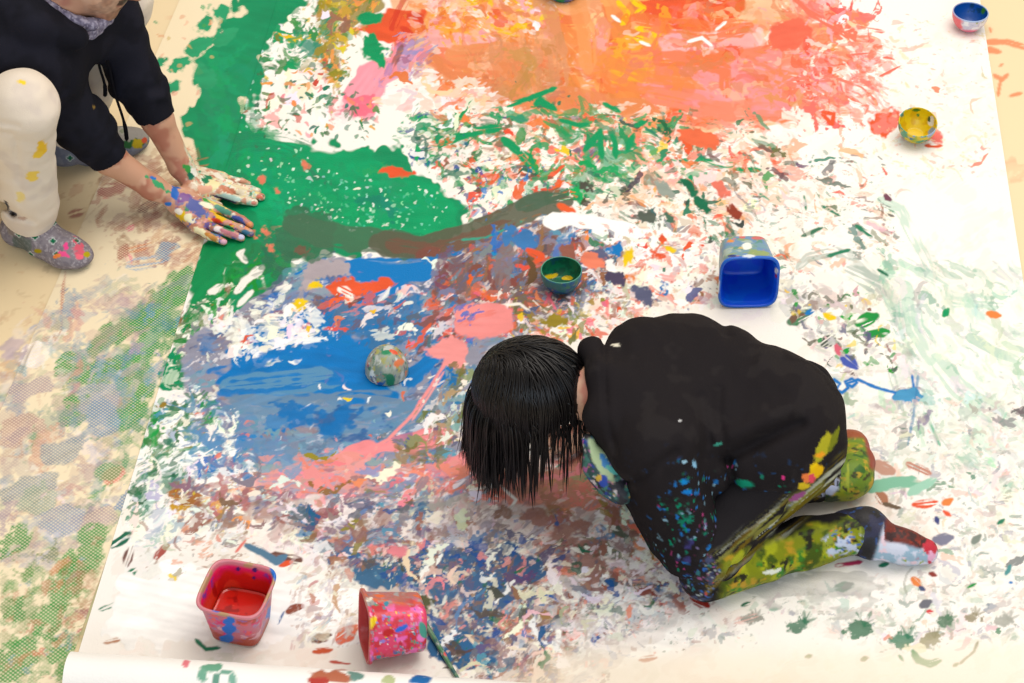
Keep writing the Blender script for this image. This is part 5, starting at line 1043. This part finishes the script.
# ------------------------------------------------------------------ the person squatting at the left, palms on the paper
def squatting():
    root = thing('person', 'squatting person in black hoodie and cream trousers, pressing both painted hands onto the paper', 'person', at(60, 190, 0))
    SR, SL = at(22, 55, .50), at(94, -27, .55)
    ER, EL = at(83, 126, .27), at(135, 79, .30)
    CR, CL = at(109, 158, .18), at(157, 119, .21)
    WR, WL = at(174, 198, .050), at(191, 181, .052)
    NB = V3(-.955, .445, .565); CH = V3(-1.03, .45, .46); PV = V3(-1.27, .45, .27)
    HR, HL = V3(-1.27, .36, .26), V3(-1.25, .55, .26)
    KR, KL = at(21, 106, .47), at(120, 4, .38)
    AR, AL = at(29, 212, .10), at(62, 140, .10)
    f = V3(.86, -.20, -.47); f /= np.linalg.norm(f); uh = V3(.45, .02, .89); uh -= f * (f @ uh); uh /= np.linalg.norm(uh); sd = np.cross(uh, f)   # sd: the face's own left
    HC = at(121, 1, .56) - .088 * f + .058 * uh
    hp = lambda a, b, c: HC + a * f + b * uh + c * sd
    B = [ellip(HC + .02 * uh, (.098, .078, .105), (f, uh), .012), ellip(hp(.035, -.05, 0), (.062, .060, .062), (f, uh), .03), ellip(hp(.062, -.098, 0), (.030, .030, .022), (f, uh), .025),
         cone(hp(.093, .015, 0), hp(.112, -.022, 0), .010, .015, .014), cone(hp(.100, -.026, -.012), hp(.100, -.026, .012), .009, .009, .01),
         cone(hp(.088, -.054, -.020), hp(.088, -.054, .020), .0085, .0085, .008), cone(hp(.085, -.068, -.016), hp(.085, -.068, .016), .009, .009, .008),
         cone(hp(.082, .040, -.04), hp(.082, .040, .04), .014, .014, .02), ellip(hp(0, .0, .078), (.020, .032, .010), (f, uh), .008), ellip(hp(0, .0, -.078), (.020, .032, .010), (f, uh), .008),
         cone(HC + V3(-.03, 0, -.04), NB + V3(-.02, 0, -.03), .055, .062, .02),
         cone(SL + (PV - SL) * .06 + V3(0, -.03, -.01), SR + (PV - SR) * .06 + V3(0, .03, -.01), .05, .05, .02), ellip(CH - V3(.03, 0, .0), (.13, .14, .10), k=.02), cone(CH - V3(.06, 0, .01), PV, .11, .11, .02),
         cone(SR, ER, .044, .036, .015), cone(ER, CR, .037, .036, .015), cone(CR, at(152, 187, .085), .035, .027, .015), cone(at(152, 187, .085), WR, .027, .0225, .015),
         cone(SL, EL, .044, .036, .015), cone(EL, CL, .037, .036, .015), cone(CL, at(181, 166, .085), .035, .027, .015), cone(at(181, 166, .085), WL, .027, .0225, .015),
         cone(HR, KR, .065, .045, .015), cone(KR, AR, .045, .032, .015), cone(HL, KL, .065, .045, .015), cone(KL, AL, .045, .032, .015)]
    B += chain([AR, at(42, 238, .045), at(62, 251, .028), at(78, 256, .02)], [.030, .030, .024, .014], .012) + [cone(AR, at(19, 229, .038), .028, .026, .012)]
    B += chain([AL, at(90, 146, .045), at(118, 142, .03), at(138, 139, .022)], [.030, .030, .024, .014], .012) + [cone(AL, at(54, 150, .038), .028, .026, .012)]
    zb = .0195
    # right hand (nearer): knuckle, middle joint, tip for each finger
    hands = [(WR, [((216, 208), (234, 216), (250, 225), .0085), ((209, 216), (231, 225.5), (250.5, 233), .0088), ((203, 223), (223, 231.5), (241.5, 238), .0083), ((195, 227), (209, 236), (224, 242), .0076)], ((187, 199), (203, 201), (219, 206)), (at(181, 196, .045), at(176, 206, .035))),
             (WL, [((216, 191), (236, 199.5), (254.5, 202.5), .0085), ((221, 187), (243, 193.5), (261.5, 197), .0088), ((223, 182.5), (243, 188.5), (258, 191.5), .0083), ((222, 177), (236, 181), (248, 184), .0074)], ((196, 190), (206, 195.5), (217, 199)), (at(192, 190, .045), at(190, 171, .040)))]
    for W, fs, th_, ww in hands:
        for i, (k_, m_, t_, r) in enumerate(fs):
            k3 = at(*k_, .028 - .002 * (i == 3)); m3 = at(*m_, .023); q3 = (at(*m_, .021) + at(*t_, .0135)) / 2 + V3(0, 0, .002); t3 = at(*t_, .0125)
            w3 = ww[0] * (1 - i / 3) + ww[1] * (i / 3)
            B += [cone(w3, k3, .0165, .0130, .018)]
            B += chain([k3, m3, q3, t3], [r + .0028, r + .0014, r + .0012, r + .0002], .004)
        a3, b3, c3 = at(*th_[0], .024), at(*th_[1], .018), at(*th_[2], .0130)
        B += [cone(W * .5 + a3 * .5, a3, .016, .0135, .02)] + chain([a3, b3, c3], [.0130, .0112, .0098], .006)
        B += [ellip((W + at(*fs[1][0], .02)) / 2 - V3(0, 0, .006), (.034, .026, .013), (at(*fs[1][0], .02) - W, V3(0, 0, 1)), .01)]
    def clip_b(P, d): return np.maximum(d, .0060 - P[:, 2])
    def cs(P):
        p = Paint3(P, (212, 160, 130)); p.spots((190, 124, 100), .05, .35, 3, None, .25); p.spots((224, 178, 150), .04, .2, 6, None, .2)
        low = P[:, 2] < .16
        # stubble, lips
        l = P - HC; a, b, c = l @ f, l @ uh, l @ sd
        hd = np.linalg.norm(l, axis=1) < .2
        st = hd * sstep(-.025, -.040, b) * sstep(.02, .06, a) * (np.abs(c) < .06); p.lay(st * .55 * (.6 + .4 * vnoise(P, .006, 2)), (70, 56, 50))
        p.lay(hd * sstep(-.034, -.038, b) * sstep(-.052, -.048, b) * (a > .07) * (np.abs(c) < .035) * .85, (50, 38, 34))
        p.lay(hd * sstep(.0075, .004, np.abs(b + .0605)) * (a > .07) * (np.abs(c) < .022), (150, 84, 76)); p.lay(hd * sstep(.0022, .0010, np.abs(b + .0612)) * (a > .07) * (np.abs(c) < .024), (70, 34, 32))
        for s_ in (-1, 1):
            e = np.hypot((c - s_ * .032) / .014, (b - .018) / .006); p.lay(hd * (a > .05) * sstep(1.1, .9, e), (236, 230, 226)); p.lay(hd * (a > .05) * sstep(.0062, .0052, np.hypot(c - s_ * .032, b - .018)), (40, 28, 22))
            e = np.hypot((c - s_ * .034) / .022, (b - .043) / .005); p.lay(hd * (a > .05) * sstep(1.1, .8, e), (36, 28, 26))
        al = np.zeros(len(P))
        u, v = p.u, p.v
        # left (far) hand: cream and mint
        side = (v - 203) - (u - 214) * .42      # <0 : far hand
        arm = low * 1.0
        far = arm * sstep(1.5, -1.5, side + 1.6) * sstep(184, 190, u + .28 * (v - 175) * 0 + 3 * fbm(P, .02, 2)) * sstep(176, 196, u + (182 - v) * .55 + 5 * fbm(P, .02, 4))
        for c_, s2, cv, sd_ in [((226, 214, 186), .022, .55, 1), ((244, 238, 216), .012, .3, 2), ((170, 208, 186), .016, .2, 3), ((210, 150, 120), .012, .18, 4), ((20, 130, 90), .010, .06, 5), ((236, 214, 140), .009, .1, 6), ((230, 110, 90), .008, .07, 7)]: p.spots(c_, s2, cv, sd_, far)
        for q, c_ in [((188, 170, 3, 7, -40, .5, 1, .008), (60, 160, 70)), ((191, 176, 3, 4, -30, .5, 2, .008), (20, 120, 90)), ((194, 172, 5, 3, 60, .6, 3, .008), (244, 240, 228)), ((208, 180, 6, 4, 30, .5, 4, .008), (10, 130, 86)), ((230, 198, 13, 3, 12, .4, 5, .01), (176, 206, 196)), ((212, 186, 6, 8, 30, .4, 6, .01), (238, 226, 170)), ((228, 190, 9, 3, 20, .5, 7, .008), (206, 130, 96)), ((260, 197, 3, 2, 0, .3, 8), (238, 120, 90)), ((254, 203, 3, 2, 0, .3, 8), (226, 140, 120)), ((205, 190, 8, 4, 10, .5, 9, .01), (230, 170, 140)), ((240, 187, 9, 1.6, 14, .4, 3), (236, 220, 180)), ((224, 199, 14, 1.3, 18, .3, 3), (70, 60, 90)), ((218, 176, 6, 3, 30, .4, 2), (240, 232, 214))]: p.lay(p.near(*q) * arm * (side < 1), c_)
        near_ = arm * sstep(-1.5, 1.5, side - 1) * sstep(166, 186, u + 5 * fbm(P, .02, 8))
        for c_, s2, cv, sd_ in [((196, 130, 116), .02, .3, 11), ((226, 160, 150), .012, .2, 12), ((90, 110, 170), .016, .2, 13), ((70, 150, 110), .012, .15, 14), ((240, 232, 210), .010, .12, 15), ((240, 196, 30), .010, .07, 16), ((214, 60, 40), .008, .07, 17), ((110, 90, 150), .012, .12, 18)]: p.spots(c_, s2, cv, sd_, near_)
        for q, c_ in [((175, 193, 5, 7, 20, .5, 1, .01), (40, 110, 200)), ((184, 198, 6, 5, 0, .6, 2, .01), (130, 80, 150)), ((196, 207, 10, 7, 30, .5, 3, .012), (84, 96, 166)), ((207, 200, 5, 3.5, 20, .4, 4), (50, 160, 60)), ((207, 205, 8, 3, 20, .4, 5), (240, 236, 206)), ((217, 204, 12, 2, 30, .4, 6), (240, 220, 120)), ((219, 217, 8, 3.4, 35, .5, 7, .01), (250, 200, 10)), ((217, 221, 6, 2.4, 25, .5, 8), (214, 60, 30)), ((224, 211, 12, 3, 28, .4, 9, .01), (80, 150, 130)), ((238, 219, 7, 3, 25, .4, 10), (70, 90, 170)), ((249, 225, 3, 4, 40, .4, 11), (236, 150, 90)), ((245, 232, 7, 3.4, 10, .5, 12), (60, 120, 150)), ((241, 237, 3.5, 2.6, 0, .3, 13), (206, 200, 226)), ((224, 242, 3.5, 2.4, 0, .3, 14), (226, 170, 190)), ((183, 217, 7, 4, 40, .5, 15, .01), (246, 206, 20)), ((178, 211, 4, 4, 0, .6, 16), (246, 240, 226)), ((190, 218, 4, 5, -20, .5, 17), (244, 240, 200)), ((203, 233, 8, 4, 30, .5, 18, .01), (244, 236, 190)), ((212, 237, 6, 2.4, 30, .5, 19), (206, 140, 60)), ((218, 229, 4, 3, 0, .4, 20), (246, 236, 230)), ((230, 229, 6, 3, 20, .5, 21), (40, 140, 90)), ((158, 184, 12, 2.4, 35, .6, 22, .01), (60, 170, 110)), ((153, 178, 3, 1.4, 20), (30, 120, 210)), ((168, 204, 3, 1.8, 0), (30, 120, 210)), ((159, 205, 8, 1.1, 25, .4), (230, 230, 226)), ((229, 233, 9, 2.6, 20, .4, 6), (196, 120, 130))]: p.lay(p.near(*q) * arm * (side > -1), c_)
        p.lay(low * p.near(193, 188, 6, 3, 40, .6, 5, .01) * .35, (180, 110, 60))
        painted = np.clip(far + near_, 0, 1)
        return p.rgb, painted
    skin('body', B, .0027, mat('skin_with_paint', .5, .12, 300, .3, rough_paint=.35), cs, root, clip_b, 1)

    # hoodie
    J = [cone(SL + V3(-.03, -.02, -.005), SR + V3(-.03, .03, -.005), .078, .078, .05), ellip(CH - V3(.03, 0, -.01), (.17, .20, .13), k=.05), cone(CH - V3(.06, 0, .0), PV + V3(.03, 0, .055), .16, .165, .05),
         cone(NB + V3(-.03, -.06, .0), NB + V3(-.03, .06, .0), .055, .055, .04),
         cone(SR, ER, .076, .058, .04), cone(ER, CR + (CR - ER) * .12, .058, .046, .03), cone(SL, EL, .074, .054, .04), cone(EL, CL + (CL - EL) * .12, .054, .046, .03),
         ellip(at(92, 34, .44), (.045, .07, .05), k=.05)]
    # hood lying round the neck
    J += chain([NB + V3(.045, -.085, -.035), NB + V3(-.03, -.115, .02), NB + V3(-.11, -.06, .03), NB + V3(-.13, 0, .03), NB + V3(-.11, .07, .03), NB + V3(-.03, .115, .02), NB + V3(.05, .08, -.03)], [.030, .036, .042, .045, .042, .036, .028], .02)
    def cuts(P, d):
        n = fbm(P, .10, 21, 2) * .006
        for A_, B_, C_ in ((SR, ER, CR), (SL, EL, CL)):
            for a, b in ((A_, ER if A_ is SR else EL), (B_, C_)):
                e = b - a; L = np.linalg.norm(e); x = e / L; t = (P - a) @ x
                m = (pd(('c', a, b, .085, .07), P) < .01) * sstep(-.05, .05, t)
                rad_ = P - a - t[:, None] * x
                n = n + m * .0055 * np.sin(t / .0105 + 3.0 * vnoise(P, .05, 3) + 14 * rad_[:, 0]) * (.45 + .55 * vnoise(P, .07, 12))
        d = d + n
        for B_, C_, rin in ((ER, CR, .0375), (EL, CL, .0375)):
            x = (C_ - B_) / np.linalg.norm(C_ - B_); t = (P - C_) @ x
            nr = np.linalg.norm(P - C_, axis=1) < .12
            d = np.where(nr, np.maximum(d, t), d)
            core = np.maximum(np.linalg.norm(P - C_ - t[:, None] * x, axis=1) - rin, -t - .03)
            d = np.where(nr, np.maximum(d, -core), d)
        # neck opening
        o = np.linalg.norm((P - (NB + V3(.02, 0, .05))) / V3(.085, .075, .09), axis=1)
        return np.where(o < 1.6, np.maximum(d, (1 - o) * .07), d)
    def cj(P):
        p = Paint3(P, (26, 26, 34)); p.spots((32, 32, 42), .06, .35, 2, None, .2); p.lay(p.near(94, 107, 1.5, 1.5, 0, 0), (150, 120, 60))
        return p.rgb
    skin('hoodie', J, .0042, M_cloth, cj, root, cuts, 1)
    # trousers
    T = [cone(HR, KR, .100, .068, .03), cone(KR, AR + V3(0, 0, -.02), .066, .060, .04), cone(HL, KL, .100, .068, .03), cone(KL, AL + V3(0, 0, -.02), .066, .058, .04), cone(HR + V3(0, .03, -.01), HL - V3(0, .03, .01), .12, .12, .04)]
    for K_, A_ in ((KR, AR), (KL, AL)):
        x = (A_ - K_) / np.linalg.norm(A_ - K_); T += [cone(A_ - x * .040, A_ - x * .008, .0625, .0625, .006)]
    def tf(P, d):
        d = d + fbm(P * V3(1, 1, .7), .10, 31, 2) * .006 + fbm(P * V3(.7, .7, 1.8), .06, 14, 2) * .003
        for K_, A_ in ((KR, AR), (KL, AL)):
            x = (A_ - K_) / np.linalg.norm(A_ - K_); t = (P - A_) @ x; nr = np.linalg.norm(P - A_, axis=1) < .14
            h_ = t - .002
            d = np.where(nr, np.maximum(d, h_), d)
            core = np.maximum(np.linalg.norm(P - A_ - t[:, None] * x, axis=1) - .052, -t - .03); d = np.where(nr, np.maximum(d, -core), d)
        # bunching behind the knee and above the hem
        u, v = project(P)
        for (x0, y0), (x1, y1), dep, w in [((-4, 122), (18, 126), .007, 3), ((-4, 134), (12, 132), .004, 3), ((4, 205), (14, 214), .014, 4), ((14, 214), (34, 222), .006, 3), ((16, 140), (22, 205), .004, 3)]:
            t = np.clip(((u - x0) * (x1 - x0) + (v - y0) * (y1 - y0)) / ((x1 - x0) ** 2 + (y1 - y0) ** 2), 0, 1)
            d = d + dep * np.exp(-(np.hypot(u - x0 - t * (x1 - x0), v - y0 - t * (y1 - y0)) / w) ** 2) * (P[:, 0] < -.9)
        return d
    def ct(P):
        p = Paint3(P, (230, 216, 198)); p.spots((220, 206, 192), .06, .3, 2, None, .2)
        for q, c_ in [((41, 150, 5, 10, 25, .5, 1, .012), (248, 200, 40)), ((38, 155, 5, 4, 0, .5, 1, .012), (248, 206, 60)), ((32, 175, 6, 5, -20, .6, 2, .012), (244, 208, 90)), ((22, 82, 5, 2.4, 20, .5, 3, .01), (250, 214, 50)), ((20, 198, 4, 5, 0, .7, 4, .012), (240, 216, 140)), ((12, 213, 5, 2, 25, .6, 5, .01), (90, 80, 80)), ((7, 206, 2, 5, -20, .5, 5, .01), (50, 46, 50)), ((22, 218, 6, 2, 10, .8, 6, .01), (190, 160, 140))]: p.lay(p.near(*q) * (P[:, 0] < -.9), c_)
        return p.rgb
    skin('trousers', T, .0044, mat('cream_cloth', .85, .3, 420, .2, sheen=.05), ct, root, tf, 1)
    # socks
    def foot(A_, heel, mid, ball, toe): return [cone(A_ + V3(0, 0, .03), A_ - V3(0, 0, .01), .044, .042, .02), cone(A_ - V3(0, 0, .01), at(*heel, .038), .042, .034, .02)] + chain([A_ - V3(0, 0, .02), at(*mid, .046), at(*ball, .030), at(*toe, .021)], [.042, .040, .033, .021], .02) + [cone(at(*heel, .034), at(*ball, .028), .034, .032, .02), ellip(at((ball[0] + toe[0]) / 2 - 2, (ball[1] + toe[1]) / 2, .026), (.055, .042, .024), (at(*toe) - at(*heel), V3(0, 0, 1)), .02)]
    clip_s = lambda P, d: np.maximum(d + .002 * fbm(P, .04, 6, 2), .0066 - P[:, 2])
    def c1(P):
        p = Paint3(P, (142, 134, 140)); p.spots((128, 120, 128), .008, .4, 1); p.spots((166, 158, 164), .005, .25, 2)
        p.lay(p.near(22, 243, 8, 12, -40, .5, 3) * .55, (70, 100, 80)); p.lay(p.near(12, 228, 8, 8, 0, .5, 3) * .4, (150, 136, 116))
        for x, y in [(19, 234), (35, 237), (53, 241), (76, 241), (54, 222), (30, 255), (57, 254), (40, 225), (70, 226)][:7]:
            dx = p.u - x; dy = (p.v - y) * 1.15; r = np.hypot(dx, dy); th = np.arctan2(dy, dx)
            e = r / (1 + .22 * np.cos(4 * th)); p.lay(sstep(4.0, 3.2, e), (206, 212, 208)); p.lay(sstep(3.0, 2.3, e), (10, 110, 72))
        for q, c_ in [((66, 246, 2.6, 3, 0, .5, 1, .008), (250, 80, 150)), ((63, 254, 6, 2.4, 25, .6, 2, .008), (250, 90, 150)), ((57, 256, 4, 1.8, -20, .5, 3), (246, 140, 70)), ((78, 248, 9, 6, 40, .8, 4, .01), (226, 100, 120)), ((80, 257, 5, 3, 0, .6, 5), (250, 110, 130)), ((87, 254.5, 3.4, 3, 0, .2, 6), (190, 170, 20)), ((37, 251, 4, 2.2, 0, .4, 7), (170, 150, 20))]: p.lay(p.near(*q), c_)
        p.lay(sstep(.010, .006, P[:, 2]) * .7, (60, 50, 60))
        return p.rgb
    M_knit = mat('knitted_sock', .9, .5, 500, .15)
    skin('sock', foot(AR, (17, 229), (42, 237), (64, 250), (80, 256)), .0024, M_knit, c1, root, clip_s, 1)
    def c2(P):
        p = Paint3(P, (120, 126, 142)); p.spots((108, 114, 134), .01, .4, 1)  # shade painted in: bluer, darker grey than the matching near sock
        for x, y in [(61, 145), (82, 154), (70, 158), (122, 131), (112, 136), (95, 150)]:
            dx = p.u - x; dy = (p.v - y) * 1.15; e = np.hypot(dx, dy) / (1 + .22 * np.cos(4 * np.arctan2(dy, dx))); p.lay(sstep(4.0, 3.2, e), (180, 190, 190)); p.lay(sstep(3.0, 2.3, e), (10, 100, 72))
        p.lay(p.near(128, 134, 24, 9, 0, .3) * .6, (170, 160, 140)); p.lay(p.near(128, 144, 14, 4, -8, .6, 2, .012), (40, 90, 50)); p.lay(p.near(139, 143, 7, 4, -20, .6, 3, .012), (170, 150, 30)); p.lay(p.near(144, 140, 3, 3, 0, .5, 4), (190, 80, 50))
        return p.rgb
    skin('sock', foot(AL, (54, 150), (88, 147), (118, 143), (137, 140)), .0028, M_knit, c2, root, clip_s, 1)
    # grey knitted mask pulled down under the chin
    G_ = []
    for t0, t1 in zip(np.linspace(-2.2, 2.2, 15)[:-1], np.linspace(-2.2, 2.2, 15)[1:]):
        q = [hp(-.020 + .098 * math.cos(t), -.104 - .010 * math.cos(t), .086 * math.sin(t)) for t in (t0, t1)]
        G_ += [cone(q[0], q[1], .013, .013, .008), cone(q[0] - .034 * uh - .012 * f, q[1] - .034 * uh - .012 * f, .014, .014, .014)]
    def cg(P):
        p = Paint3(P, (136, 130, 152)); p.spots((104, 98, 122), .007, .35, 3); p.spots((176, 170, 190), .005, .3, 4); return p.rgb
    skin('face_mask', G_, .0028, M_knit, cg, root, None, 1)
    # short dark hair
    cap, cq, _ = loft([(.0005, -1)] + [(math.cos(a), math.sin(a)) for a in np.linspace(-1.5, 1.5, 60)] + [(.0005, 1)], 90, 2.0, 1)
    A3 = np.stack([f, sd, uh]); cv = cap * V3(.106, .086, .113) @ A3 + HC + .022 * uh - .006 * f
    l = cv - HC; hide = (l @ f > .062 - .3 * np.abs(l @ sd)) & (l @ uh < .075) | (l @ uh < -.055) | ((l @ f > .015) & (l @ uh < .005))
    cv = np.where(hide[:, None], HC + (cv - HC) * .80, cv + .004 * fbm(cv * V3(1, 1, 1), .012, 4)[:, None] * (cv - HC) / .1)
    me = mesh_np('hair', cv - np.array(root.location), cq, Paint3(cv, (28, 22, 20)).rgb); link('hair', me, M_hair, root)
    # hood cords
    def cord(a, b, r=.0032):
        n = 40; t = np.linspace(0, 1, n)[:, None]; c = a + (b - a) * t + V3(.012, .004, 0) * np.sin(t * math.pi) * .6 + V3(.003, 0, 0) * np.sin(t * 9)
        rr = np.full(n, r); rr[-7:] = r * 1.5; rr[-1] = r * .3; rr[-8] = r * 1.2
        th = np.linspace(0, 2 * math.pi, 10, False); V = c[:, None] + rr[:, None, None] * np.stack([np.cos(th), np.sin(th), 0 * th], -1)[None]
        i = np.arange(n - 1)[:, None] * 10; j = np.arange(10)[None]; j1 = (j + 1) % 10
        return V.reshape(-1, 3), np.stack([i + j, i + j1, i + 10 + j1, i + 10 + j], -1).reshape(-1, 4)
    for a, b in ((at(89, 32, .455), at(89, 32, .455) + V3(.012, -.01, -.165)), (at(97, 38, .45), at(97, 38, .45) + V3(.028, -.005, -.275))):
        V, Q = cord(a, b); link('hood_cord', mesh_np('hood_cord', V - np.array(root.location), Q, Paint3(V, (20, 19, 24)).rgb), M_cloth, root)
    return root
squatting()
# ------------------------------------------------------------------ light
def area(name, loc, aim, size, power, color):
    ld = bpy.data.lights.new(name, 'AREA'); ld.shape = 'RECTANGLE'; ld.size = size[0]; ld.size_y = size[1]
    ld.energy = power; ld.color = color
    o = bpy.data.objects.new(name, ld); C.objects.link(o); o.location = loc
    o.rotation_euler = (Vector(aim) - Vector(loc)).to_track_quat('-Z', 'Y').to_euler()
    return o
area('ceiling_light', (1.3, .9, 4.6), (.5, .1, 0), (4.0, 4.0), 230, (1.0, .93, .85))
area('window_daylight', (.6, -6.0, 2.6), (.2, 0, 0), (4.0, 2.5), 170, (.66, .82, 1.0))
w = bpy.data.worlds.new('world'); bpy.context.scene.world = w; w.use_nodes = True
bg = w.node_tree.nodes['Background']; bg.inputs['Color'].default_value = (1.0, .95, .88, 1); bg.inputs['Strength'].default_value = .70
vs = bpy.context.scene.view_settings
vs.view_transform = 'Standard'; vs.look = 'None'; vs.gamma = 1; vs.exposure = 0; vs.use_curve_mapping = False
